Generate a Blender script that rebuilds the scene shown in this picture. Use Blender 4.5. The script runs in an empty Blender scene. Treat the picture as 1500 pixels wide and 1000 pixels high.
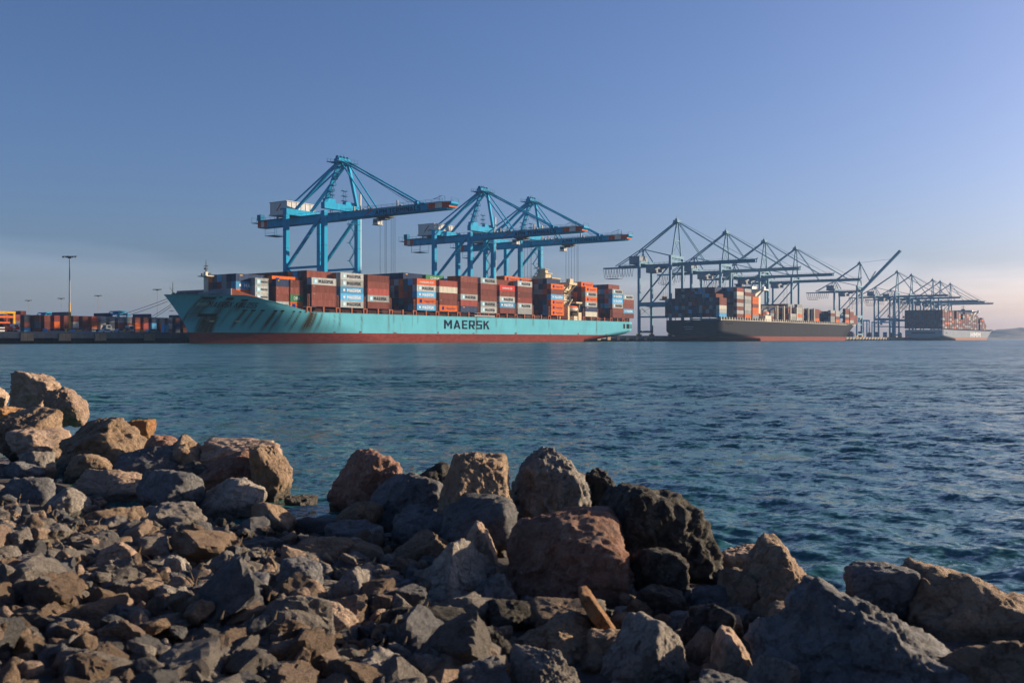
import bpy, bmesh, math, random
import numpy as np
from mathutils import Vector, Matrix, noise

# ------------------------------------------------------------------ camera, sky, sun, exposure
scene = bpy.context.scene
col = scene.collection
FPX = 1400.0            # focal length in pixels of the 1500 px wide photograph
HZ = 496.8              # image row of the horizon
CAMH = 1.4              # camera height above the water, metres

cam_d = bpy.data.cameras.new('camera')
cam_d.sensor_width = 36.0
cam_d.lens = 36.0 * FPX / 1500.0
cam_d.shift_y = (HZ - 500.0) / 1500.0
cam_d.clip_start = 0.1
cam_d.clip_end = 20000.0
cam_d.dof.use_dof = True
cam_d.dof.focus_distance = 90.0
cam_d.dof.aperture_fstop = 6.3
cam = bpy.data.objects.new('camera', cam_d)
cam.location = (0, 0, CAMH)
cam.rotation_euler = (math.radians(90), 0, 0)
col.objects.link(cam)
scene.camera = cam

SUN_EL = math.radians(13.5)
SUN_AZ = math.radians(25.0)     # from +X towards +Y
sun_vec = Vector((math.cos(SUN_AZ) * math.cos(SUN_EL), math.sin(SUN_AZ) * math.cos(SUN_EL), math.sin(SUN_EL)))
sun_d = bpy.data.lights.new('sun', 'SUN')
sun_d.energy = 5.0
sun_d.angle = math.radians(0.55)
sun_d.color = (1.0, 0.82, 0.62)
sun = bpy.data.objects.new('sun', sun_d)
sun.rotation_euler = sun_vec.to_track_quat('Z', 'Y').to_euler()
sun.location = (60, 20, 60)
col.objects.link(sun)

world = bpy.data.worlds.new('World')
scene.world = world
world.use_nodes = True
wt = world.node_tree
wt.nodes.clear()
w_out = wt.nodes.new('ShaderNodeOutputWorld')
w_bg = wt.nodes.new('ShaderNodeBackground')
w_sky = wt.nodes.new('ShaderNodeTexSky')
w_sky.sky_type = 'NISHITA'
w_sky.sun_disc = False
w_sky.sun_elevation = SUN_EL
w_sky.sun_rotation = math.radians(90) - SUN_AZ
w_sky.altitude = 0.0
w_sky.air_density = 1.0
w_sky.dust_density = 2.0
w_sky.ozone_density = 5.0
w_bg.inputs['Strength'].default_value = 0.064
# thin cloud bank low over the horizon, all the way round
w_tc = wt.nodes.new('ShaderNodeTexCoord')
w_sep = wt.nodes.new('ShaderNodeSeparateXYZ')
w_map = wt.nodes.new('ShaderNodeMapping')
w_map.inputs['Scale'].default_value = (2.2, 2.2, 26.0)
w_map.inputs['Location'].default_value = (0.4, 1.3, 0.2)
w_noi = wt.nodes.new('ShaderNodeTexNoise')
w_noi.inputs['Scale'].default_value = 1.6
w_noi.inputs['Detail'].default_value = 7.0
w_noi.inputs['Roughness'].default_value = 0.55
w_ramp = wt.nodes.new('ShaderNodeValToRGB')
w_ramp.color_ramp.elements[0].position = 0.12
w_ramp.color_ramp.elements[1].position = 0.55
w_band = wt.nodes.new('ShaderNodeValToRGB')
cr = w_band.color_ramp
cr.elements[0].position = 0.0
cr.elements[0].color = (1, 1, 1, 1)
cr.elements[1].position = 0.142
cr.elements[1].color = (0, 0, 0, 1)
e = cr.elements.new(0.108)
e.color = (0.9, 0.9, 0.9, 1)
w_mul = wt.nodes.new('ShaderNodeMath')
w_mul.operation = 'MULTIPLY'
w_mul2 = wt.nodes.new('ShaderNodeMath')
w_mul2.operation = 'MULTIPLY'
w_mul2.inputs[1].default_value = 0.95
w_gain = wt.nodes.new('ShaderNodeMixRGB')
w_gain.blend_type = 'MULTIPLY'
w_gain.inputs['Fac'].default_value = 1.0
w_gain.inputs['Color2'].default_value = (1.66, 1.50, 1.45, 1)
w_mix = wt.nodes.new('ShaderNodeMixRGB')
L = wt.links.new
L(w_tc.outputs['Generated'], w_sep.inputs[0])
L(w_tc.outputs['Generated'], w_map.inputs[0])
L(w_map.outputs[0], w_noi.inputs['Vector'])
L(w_noi.outputs['Fac'], w_ramp.inputs[0])
w_n2 = wt.nodes.new('ShaderNodeTexNoise')          # uneven tops of the bank
w_n2.inputs['Scale'].default_value = 2.3
w_n2.inputs['Detail'].default_value = 6.0
w_map2 = wt.nodes.new('ShaderNodeMapping')
w_map2.inputs['Scale'].default_value = (1.6, 1.6, 9.0)
L(w_tc.outputs['Generated'], w_map2.inputs[0])
L(w_map2.outputs[0], w_n2.inputs['Vector'])
w_e = wt.nodes.new('ShaderNodeMath')
w_e.operation = 'MULTIPLY_ADD'
w_e.inputs[1].default_value = 0.11
L(w_n2.outputs['Fac'], w_e.inputs[0])
L(w_sep.outputs['Z'], w_e.inputs[2])
L(w_e.outputs[0], w_band.inputs[0])
L(w_ramp.outputs[0], w_mul.inputs[0])
L(w_band.outputs[0], w_mul.inputs[1])
L(w_mul.outputs[0], w_mul2.inputs[0])
L(w_mul2.outputs[0], w_mix.inputs['Fac'])
L(w_sky.outputs[0], w_mix.inputs['Color1'])
L(w_sky.outputs[0], w_gain.inputs['Color1'])
L(w_gain.outputs[0], w_mix.inputs['Color2'])
w_wb = wt.nodes.new('ShaderNodeMixRGB')      # white balance of the photograph, the same in every direction
w_wb.blend_type = 'MULTIPLY'
w_wb.inputs['Fac'].default_value = 1.0
w_wb.inputs['Color2'].default_value = (1.05, 0.95, 1.08, 1)
L(w_mix.outputs[0], w_wb.inputs['Color1'])
L(w_wb.outputs[0], w_bg.inputs['Color'])
L(w_bg.outputs[0], w_out.inputs[0])

scene.view_settings.view_transform = 'Standard'
scene.view_settings.look = 'None'
scene.view_settings.gamma = 1.0
scene.view_settings.exposure = 1.0
scene.view_settings.use_curve_mapping = False
scene.render.engine = 'CYCLES'
scene.cycles.use_denoising = True
scene.cycles.max_bounces = 6
scene.cycles.diffuse_bounces = 3
scene.cycles.glossy_bounces = 3
scene.cycles.volume_bounces = 0
scene.cycles.caustics_reflective = False
scene.cycles.caustics_refractive = False

random.seed(7)
RNG = np.random.default_rng(7)

# ------------------------------------------------------------------ the berth's frame: s along the quay, t out over the water
DX, DY = 0.5787, 0.8158          # direction of the quay
Q0X, Q0Y = -105.7, 373.4         # a point on the water-side crane rail
ROT = math.atan2(DY, DX)
QZ = 3.5                         # quay deck height


def Q(s, t, z=0.0):
    return Vector((Q0X + DX * s + DY * t, Q0Y + DY * s - DX * t, z))


def at(px, py, Y):
    return Vector(((px - 750.0) * Y / FPX, Y, CAMH + (HZ - py) * Y / FPX))


# ------------------------------------------------------------------ helpers
class MB:
    """collects simple solids; build() links them as one mesh object"""
    def __init__(self):
        self.v = []
        self.f = []
        self.m = []

    def add(self, vs, fs, mi=0):
        o = len(self.v)
        self.v += [tuple(p) for p in vs]
        self.f += [tuple(i + o for i in q) for q in fs]
        self.m += [mi] * len(fs)
        return self

    def box(self, x0, x1, y0, y1, z0, z1, mi=0):
        vs = [(x0, y0, z0), (x1, y0, z0), (x1, y1, z0), (x0, y1, z0), (x0, y0, z1), (x1, y0, z1), (x1, y1, z1), (x0, y1, z1)]
        fs = [(0, 3, 2, 1), (4, 5, 6, 7), (0, 1, 5, 4), (1, 2, 6, 5), (2, 3, 7, 6), (3, 0, 4, 7)]
        return self.add(vs, fs, mi)

    def bar(self, p, q, w, h=None, mi=0):
        h = h or w
        p, q = Vector(p), Vector(q)
        d = (q - p).normalized()
        up = Vector((0, 0, 1)) if abs(d.z) < 0.97 else Vector((1, 0, 0))
        a = d.cross(up).normalized() * (w / 2)
        b = a.cross(d).normalized() * (h / 2)
        vs = [p - a - b, p + a - b, p + a + b, p - a + b, q - a - b, q + a - b, q + a + b, q - a + b]
        fs = [(0, 1, 2, 3), (7, 6, 5, 4), (0, 4, 5, 1), (1, 5, 6, 2), (2, 6, 7, 3), (3, 7, 4, 0)]
        return self.add(vs, fs, mi)

    def tube(self, p, q, r, n=8, r2=None, mi=0):
        r2 = r if r2 is None else r2
        p, q = Vector(p), Vector(q)
        d = (q - p).normalized()
        up = Vector((0, 0, 1)) if abs(d.z) < 0.97 else Vector((1, 0, 0))
        a = d.cross(up).normalized()
        b = a.cross(d).normalized()
        vs = []
        for c, rr in ((p, r), (q, r2)):
            for k in range(n):
                an = 2 * math.pi * k / n
                vs.append(c + a * (math.cos(an) * rr) + b * (math.sin(an) * rr))
        fs = [(k, (k + 1) % n, n + (k + 1) % n, n + k) for k in range(n)]
        fs += [tuple(range(n - 1, -1, -1)), tuple(range(n, 2 * n))]
        return self.add(vs, fs, mi)

    def poly(self, pts, vec, mi=0):
        """a polygon pushed along a vector"""
        n = len(pts)
        vec = Vector(vec)
        pts = [Vector(p) for p in pts]
        vs = pts + [p + vec for p in pts]
        fs = [tuple(range(n)), tuple(range(2 * n - 1, n - 1, -1))]
        fs += [(k, n + k, n + (k + 1) % n, (k + 1) % n) for k in range(n)]
        return self.add(vs, fs, mi)

    def build(self, name, mat, parent=None, smooth=False):
        me = bpy.data.meshes.new(name)
        me.from_pydata(self.v, [], self.f)
        mats = mat if isinstance(mat, (list, tuple)) else [mat]
        for m in mats:
            me.materials.append(m)
        if len(mats) > 1:
            me.polygons.foreach_set('material_index', self.m)
        bm = bmesh.new()
        bm.from_mesh(me)
        bmesh.ops.recalc_face_normals(bm, faces=bm.faces)
        bm.to_mesh(me)
        bm.free()
        if smooth:
            me.polygons.foreach_set('use_smooth', [True] * len(me.polygons))
        o = bpy.data.objects.new(name, me)
        col.objects.link(o)
        if parent:
            o.parent = parent
        return o


def part(name, mat, parent, fn, smooth=False):
    m = MB()
    fn(m)
    return m.build(name, mat, parent, smooth)


def tag(o, label=None, cat=None, group=None, kind=None):
    if label:
        o['label'] = label
    if cat:
        o['category'] = cat
    if group:
        o['group'] = group
    if kind:
        o['kind'] = kind
    return o


def empty(name, loc, rz=0.0):
    o = bpy.data.objects.new(name, None)
    o.location = loc
    o.rotation_euler = (0, 0, rz)
    col.objects.link(o)
    return o


def copy_tree(o, parent=None):
    c = o.copy()
    col.objects.link(c)
    c.parent = parent
    for ch in o.children:
        copy_tree(ch, c)
    return c


def raw_mesh(name, verts, faces, mats, smooth=True, mi=None):
    me = bpy.data.meshes.new(name)
    verts = np.asarray(verts, dtype=np.float32)
    faces = np.asarray(faces, dtype=np.int32)
    k = faces.shape[1]
    me.vertices.add(len(verts))
    me.vertices.foreach_set('co', verts.ravel())
    me.loops.add(faces.size)
    me.loops.foreach_set('vertex_index', faces.ravel())
    me.polygons.add(len(faces))
    me.polygons.foreach_set('loop_start', np.arange(0, faces.size, k, dtype=np.int32))
    me.polygons.foreach_set('loop_total', np.full(len(faces), k, dtype=np.int32))
    if mi is not None:
        me.polygons.foreach_set('material_index', np.asarray(mi, dtype=np.int32))
    for m in (mats if isinstance(mats, (list, tuple)) else [mats]):
        me.materials.append(m)
    me.update(calc_edges=True)
    me.validate()
    if smooth:
        me.polygons.foreach_set('use_smooth', np.ones(len(me.polygons), dtype=bool))
    return me


# text as flat meshes -----------------------------------------------------------------
_text = {}


def text_uv(s, bold=0.0):
    """vertices (u,v) and faces of a word, height of a capital = 1, starts at u=0"""
    key = (s, bold)
    if key not in _text:
        cu = bpy.data.curves.new('word', 'FONT')
        cu.body = s
        cu.size = 1.0
        cu.resolution_u = 3
        cu.offset = bold
        ob = bpy.data.objects.new('word', cu)
        col.objects.link(ob)
        dg = bpy.context.evaluated_depsgraph_get()
        me = bpy.data.meshes.new_from_object(ob.evaluated_get(dg))
        v = np.array([p.co[:2] for p in me.vertices])
        f = [tuple(p.vertices) for p in me.polygons]
        v -= v.min(axis=0)
        v /= max(v[:, 1].max(), 1e-6)
        _text[key] = (v, f)
        bpy.data.objects.remove(ob)
        bpy.data.meshes.remove(me)
        bpy.data.curves.remove(cu)
    return _text[key]


def _block():
    """a bold square-cut alphabet: each letter is a width and a list of polygons that do not overlap"""
    t, w, h = 0.20, 0.74, 0.17
    bar = lambda x0, x1, y0, y1: [(x0, y0), (x1, y0), (x1, y1), (x0, y1)]
    flip = lambda p, ww: [(ww - x, y) for x, y in p]
    m0, m1 = 0.5 - h / 2, 0.5 + h / 2
    B = {}
    mw = 0.92
    d = [(t, 1), (t, .66), (mw / 2, .22), (mw / 2, .56)]
    B['M'] = (mw, [bar(0, t, 0, 1), bar(mw - t, mw, 0, 1), d, flip(d, mw)])
    aw = 0.84
    lg = [(0, 0), (.21, 0), (aw / 2, .70), (aw / 2, 1), (aw / 2 - .10, 1)]
    xi = lambda v: .21 + (aw / 2 - .21) * v / .70
    B['A'] = (aw, [lg, flip(lg, aw), [(xi(.2), .2), (aw - xi(.2), .2), (aw - xi(.36), .36), (xi(.36), .36)]])
    B['E'] = (.66, [bar(0, t, 0, 1), bar(t, .66, 0, h), bar(t, .60, m0, m1), bar(t, .66, 1 - h, 1)])
    B['P'] = (w, [bar(0, t, 0, 1), bar(t, w, 1 - h, 1), bar(t, w, m0 - .06, m1 - .06), bar(w - t, w, m1 - .06, 1 - h)])
    B['R'] = (w, B['P'][1] + [[(.30, m0 - .06), (.54, m0 - .06), (w + .02, 0), (w - .23, 0)]])
    B['S'] = (w, [bar(0, w, 0, h), bar(0, w, m0, m1), bar(0, w, 1 - h, 1), bar(0, t, m1, 1 - h), bar(w - t, w, h, m0)])
    B['K'] = (.78, [bar(0, t, 0, 1), [(t, .36), (t, .62), (.52, 1), (.77, 1)], [(.34, .52), (.47, .63), (.79, 0), (.54, 0)]])
    B['I'] = (t, [bar(0, t, 0, 1)])
    B['N'] = (.8, [bar(0, t, 0, 1), bar(.8 - t, .8, 0, 1), [(t, 1), (t, .66), (.8 - t, 0), (.8 - t, .34)]])
    B['L'] = (.62, [bar(0, t, 0, 1), bar(t, .62, 0, h)])
    B['O'] = (.8, [bar(0, t, 0, 1), bar(.8 - t, .8, 0, 1), bar(t, .8 - t, 0, h), bar(t, .8 - t, 1 - h, 1)])
    B['T'] = (.68, [bar(.24, .44, 0, 1 - h), bar(0, .68, 1 - h, 1)])
    B['H'] = (.8, [bar(0, t, 0, 1), bar(.8 - t, .8, 0, 1), bar(t, .8 - t, m0, m1)])
    return B


BLOCK = _block()


def block_uv(s, gap=0.18):
    v, f = [], []
    u = 0.0
    for ch in s:
        if ch == ' ':
            u += 0.45
            continue
        w, polys = BLOCK[ch]
        for p in polys:
            # cut tall pieces so that the word can follow a curved plate
            n = len(v)
            v += [(u + x, y) for x, y in p]
            f.append(tuple(range(n, n + len(p))))
        u += w + gap
    return np.array(v), f


def word(name, s, w, h, fn, mat, parent, bold=0.0):
    """a word w wide and h high, mapped into space by fn(u,v)"""
    v, f = block_uv(s) if bold is None else text_uv(s, bold)
    um = v[:, 0].max()
    me = bpy.data.meshes.new(name)
    me.from_pydata([fn(a / um * w, b * h) for a, b in v], [], f)
    me.materials.append(mat)
    o = bpy.data.objects.new(name, me)
    col.objects.link(o)
    o.parent = parent
    return o


# ------------------------------------------------------------------ materials
def new_mat(name):
    m = bpy.data.materials.new(name)
    m.use_nodes = True
    nt = m.node_tree
    b = nt.nodes['Principled BSDF']
    return m, nt, b


def N(nt, kind, **kw):
    n = nt.nodes.new(kind)
    for k, v in kw.items():
        if k in n.inputs:
            n.inputs[k].default_value = v
        else:
            setattr(n, k, v)
    return n


def ramp(nt, src, p0, p1, c0=(0, 0, 0, 1), c1=(1, 1, 1, 1)):
    r = nt.nodes.new('ShaderNodeValToRGB')
    r.color_ramp.elements[0].position = p0
    r.color_ramp.elements[1].position = p1
    r.color_ramp.elements[0].color = c0
    r.color_ramp.elements[1].color = c1
    nt.links.new(src, r.inputs[0])
    return r.outputs[0]


def mix(nt, fac, a, b, mode='MIX'):
    n = nt.nodes.new('ShaderNodeMixRGB')
    n.blend_type = mode
    for sock, val in ((n.inputs[0], fac), (n.inputs[1], a), (n.inputs[2], b)):
        if hasattr(val, 'links') or hasattr(val, 'is_output'):
            nt.links.new(val, sock)
        elif isinstance(val, (int, float)):
            sock.default_value = val
        else:
            sock.default_value = tuple(val) + ((1,) if len(val) == 3 else ())
    return n.outputs[0]


def math_n(nt, op, a, b=None):
    n = nt.nodes.new('ShaderNodeMath')
    n.operation = op
    for sock, val in zip(n.inputs, (a, b)):
        if val is None:
            continue
        if isinstance(val, (int, float)):
            sock.default_value = val
        else:
            nt.links.new(val, sock)
    return n.outputs[0]


def paint(name, c, rough=0.5, var=0.25, scale=0.35, rust=0.0, streak=True, metal=0.0):
    """weathered paint: blotches, vertical streaks and a little rust"""
    m, nt, b = new_mat(name)
    tc = N(nt, 'ShaderNodeTexCoord')
    oi = N(nt, 'ShaderNodeObjectInfo')
    off = nt.nodes.new('ShaderNodeVectorMath')
    off.operation = 'MULTIPLY_ADD'
    off.inputs[1].default_value = (1, 1, 1)
    nt.links.new(tc.outputs['Object'], off.inputs[0])
    rv = N(nt, 'ShaderNodeCombineXYZ')
    rr = math_n(nt, 'MULTIPLY', oi.outputs['Random'], 53.0)
    nt.links.new(rr, rv.inputs[0])
    nt.links.new(rr, rv.inputs[1])
    nt.links.new(rv.outputs[0], off.inputs[2])
    mp = N(nt, 'ShaderNodeMapping')
    mp.inputs['Scale'].default_value = (1.0, 1.0, 0.22 if streak else 1.0)
    nt.links.new(off.outputs[0], mp.inputs[0])
    n1 = N(nt, 'ShaderNodeTexNoise', Scale=scale * 4, Detail=5.0, Roughness=0.6)
    nt.links.new(mp.outputs[0], n1.inputs['Vector'])
    f = ramp(nt, n1.outputs['Fac'], 0.3, 0.72)
    dark = tuple(x * (1 - var) for x in c)
    lite = tuple(min(1, x * (1 + var * 0.6) + 0.01 * var) for x in c)
    colr = mix(nt, f, dark, lite)
    if rust > 0:
        n2 = N(nt, 'ShaderNodeTexNoise', Scale=scale * 9, Detail=6.0, Roughness=0.7)
        nt.links.new(mp.outputs[0], n2.inputs['Vector'])
        f2 = ramp(nt, n2.outputs['Fac'], 0.68 - rust * 0.2, 0.80 - rust * 0.15)
        colr = mix(nt, f2, colr, (0.13, 0.055, 0.025))
    nt.links.new(colr, b.inputs['Base Color'])
    b.inputs['Roughness'].default_value = rough
    b.inputs['Specular IOR Level'].default_value = 0.0 if 'ink' in name else 0.03
    b.inputs['Metallic'].default_value = metal
    return m


M = {}
M['crane_blue'] = paint('crane_blue', (0.010, 0.30, 0.50), 0.6, 0.22, 0.12, 0.05)
M['crane_grey'] = paint('crane_grey', (0.14, 0.28, 0.36), 0.6, 0.2, 0.12, 0.05)
M['crane_deep'] = paint('crane_deep', (0.015, 0.15, 0.27), 0.6, 0.2, 0.12, 0.0)
M['house_white'] = paint('house_white', (0.55, 0.54, 0.50), 0.6, 0.15, 0.2, 0.15)
M['house_grey'] = paint('house_grey', (0.22, 0.25, 0.28), 0.6, 0.15, 0.2, 0.1)
M['warn_red'] = paint('warn_red', (0.50, 0.09, 0.03), 0.55, 0.25, 0.3, 0.1)
M['warn_white'] = paint('warn_white', (0.6, 0.55, 0.48), 0.55, 0.2, 0.3, 0.2)
M['ink'] = paint('ink', (0.018, 0.024, 0.04), 0.5, 0.2, 0.4)
M['white_ink'] = paint('white_ink', (0.75, 0.75, 0.73), 0.5, 0.1, 0.4)
M['pale_ink'] = paint('pale_ink', (0.30, 0.55, 0.66), 0.5, 0.1, 0.4)
M['blue_ink'] = paint('blue_ink', (0.015, 0.03, 0.16), 0.5, 0.1, 0.4)
M['red_ink'] = paint('red_ink', (0.45, 0.05, 0.03), 0.5, 0.1, 0.4)
M['steel'] = paint('steel', (0.10, 0.105, 0.11), 0.5, 0.3, 0.4, 0.2)
M['rope'] = paint('rope', (0.05, 0.05, 0.05), 0.7, 0.2, 0.4)
M['galv'] = paint('galv', (0.28, 0.29, 0.30), 0.45, 0.2, 0.4, 0.1)
M['orange_rust'] = paint('orange_rust', (0.36, 0.105, 0.05), 0.65, 0.35, 0.5, 0.3)
M['brown_steel'] = paint('brown_steel', (0.16, 0.06, 0.04), 0.65, 0.35, 0.4, 0.3)
M['deck_dark'] = paint('deck_dark', (0.06, 0.03, 0.025), 0.75, 0.35, 0.3, 0.2)
M['cream'] = paint('cream', (0.58, 0.46, 0.28), 0.55, 0.2, 0.25, 0.25)
M['cream_pale'] = paint('cream_pale', (0.62, 0.56, 0.44), 0.55, 0.2, 0.25, 0.2)
M['white_paint'] = paint('white_paint', (0.62, 0.62, 0.6), 0.5, 0.12, 0.3, 0.1)
M['dark_hole'] = paint('dark_hole', (0.012, 0.011, 0.01), 0.8, 0.2, 0.4)
M['yellow'] = paint('yellow', (0.62, 0.34, 0.03), 0.5, 0.2, 0.3, 0.15)
M['tyre'] = paint('tyre', (0.02, 0.02, 0.02), 0.8, 0.2, 0.5)
M['life_orange'] = paint('life_orange', (0.60, 0.13, 0.04), 0.4, 0.15, 0.3)
M['wood'] = paint('wood', (0.36, 0.25, 0.15), 0.8, 0.4, 0.6, 0.25)
M['car_silver'] = paint('car_silver', (0.33, 0.37, 0.43), 0.3, 0.05, 0.3, metal=0.4)
M['car_red'] = paint('car_red', (0.5, 0.03, 0.02), 0.35, 0.1, 0.3)
M['booth_blue'] = paint('booth_blue', (0.05, 0.32, 0.55), 0.45, 0.1, 0.3)

m, nt, b = new_mat('glass_dark')
b.inputs['Base Color'].default_value = (0.02, 0.03, 0.035, 1)
b.inputs['Roughness'].default_value = 0.08
n1 = N(nt, 'ShaderNodeTexNoise', Scale=2.0)
bm_ = N(nt, 'ShaderNodeBump', Strength=0.03)
nt.links.new(n1.outputs['Fac'], bm_.inputs['Height'])
nt.links.new(bm_.outputs[0], b.inputs['Normal'])
M['glass'] = m


def concrete(name, c, sc=0.4):
    m, nt, b = new_mat(name)
    tc = N(nt, 'ShaderNodeTexCoord')
    n1 = N(nt, 'ShaderNodeTexNoise', Scale=sc, Detail=8.0, Roughness=0.65)
    nt.links.new(tc.outputs['Object'], n1.inputs['Vector'])
    nt.links.new(mix(nt, ramp(nt, n1.outputs['Fac'], 0.3, 0.7), tuple(x * 0.55 for x in c), c), b.inputs['Base Color'])
    b.inputs['Roughness'].default_value = 0.85
    return m


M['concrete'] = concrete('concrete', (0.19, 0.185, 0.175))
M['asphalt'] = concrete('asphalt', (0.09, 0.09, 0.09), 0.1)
M['under'] = concrete('under', (0.012, 0.012, 0.012), 0.3)  # concrete toned near black, so the shade below the deck is in its colour


def container_paint(name, c, rough=0.7, grime=0.3):
    """corrugated sheet: vertical ribs as relief, faded and streaked paint"""
    m, nt, b = new_mat(name)
    tc = N(nt, 'ShaderNodeTexCoord')
    oi = N(nt, 'ShaderNodeObjectInfo')
    rv = N(nt, 'ShaderNodeCombineXYZ')
    rr = math_n(nt, 'MULTIPLY', oi.outputs['Random'], 91.0)
    nt.links.new(rr, rv.inputs[0])
    nt.links.new(rr, rv.inputs[2])
    ad = nt.nodes.new('ShaderNodeVectorMath')
    nt.links.new(tc.outputs['Object'], ad.inputs[0])
    nt.links.new(rv.outputs[0], ad.inputs[1])
    mp = N(nt, 'ShaderNodeMapping')
    mp.inputs['Scale'].default_value = (1.0, 1.0, 0.12)
    nt.links.new(ad.outputs[0], mp.inputs[0])
    n1 = N(nt, 'ShaderNodeTexNoise', Scale=1.6, Detail=5.0, Roughness=0.7)
    nt.links.new(mp.outputs[0], n1.inputs['Vector'])
    f = ramp(nt, n1.outputs['Fac'], 0.32, 0.68)
    c1 = mix(nt, f, tuple(x * (1 - grime) for x in c), tuple(min(1, x * 1.12 + 0.012) for x in c))
    # each box faded a little differently
    hs = N(nt, 'ShaderNodeHueSaturation')
    v = math_n(nt, 'MULTIPLY_ADD', oi.outputs['Random'], 0.5)
    v.node.inputs[2].default_value = 0.74
    nt.links.new(v, hs.inputs['Value'])
    nt.links.new(c1, hs.inputs['Color'])
    n2 = N(nt, 'ShaderNodeTexNoise', Scale=2.6, Detail=6.0, Roughness=0.75)
    nt.links.new(ad.outputs[0], n2.inputs['Vector'])
    f2 = ramp(nt, n2.outputs['Fac'], 0.62, 0.74)
    nt.links.new(mix(nt, f2, hs.outputs[0], (0.10, 0.05, 0.03)), b.inputs['Base Color'])
    wv = N(nt, 'ShaderNodeTexWave', Scale=0.56, bands_direction='X')
    nt.links.new(tc.outputs['Object'], wv.inputs['Vector'])
    bp = N(nt, 'ShaderNodeBump', Strength=0.6, Distance=0.05)
    nt.links.new(wv.outputs['Fac'], bp.inputs['Height'])
    nt.links.new(bp.outputs[0], b.inputs['Normal'])
    b.inputs['Roughness'].default_value = rough
    b.inputs['Specular IOR Level'].default_value = 0.02
    return m


CC = {
    'B': ((0.17, 0.052, 0.036), 'brown'), 'R': ((0.27, 0.062, 0.045), 'rust red'),
    'O': ((0.58, 0.125, 0.018), 'orange'), 'S': ((0.50, 0.10, 0.035), 'orange red'),
    'G': ((0.36, 0.365, 0.34), 'pale grey'), 'g': ((0.25, 0.255, 0.25), 'grey'),
    'L': ((0.09, 0.33, 0.56), 'light blue'), 'N': ((0.03, 0.045, 0.09), 'navy'),
    'D': ((0.085, 0.095, 0.11), 'dark grey'), 'W': ((0.56, 0.52, 0.42), 'cream'),
    'E': ((0.045, 0.17, 0.07), 'green'), 'H': ((0.44, 0.04, 0.03), 'bright red'),
    'T': ((0.015, 0.10, 0.13), 'dark teal'), 'K': ((0.10, 0.035, 0.028), 'dark brown'),
}
for k, (c, nm) in CC.items():
    M['box_' + k] = container_paint('container_' + nm.replace(' ', '_'), c)
CKEYS = list(CC.keys())

for _s in ('Hapag-Lloyd', 'HAMBURG SÜD', 'CHINA'):
    text_uv(_s, 0.0)

# ------------------------------------------------------------------ water
SHX = [-14, -7.5, -4.5, -3.2, -1.7, -0.6, 0.5, 1.3, 2.0, 2.8, 5.0, 9.0]
SHY = [19, 14.2, 11.0, 9.0, 7.9, 7.3, 6.7, 5.9, 5.2, 4.6, 3.6, 2.5]


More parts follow.
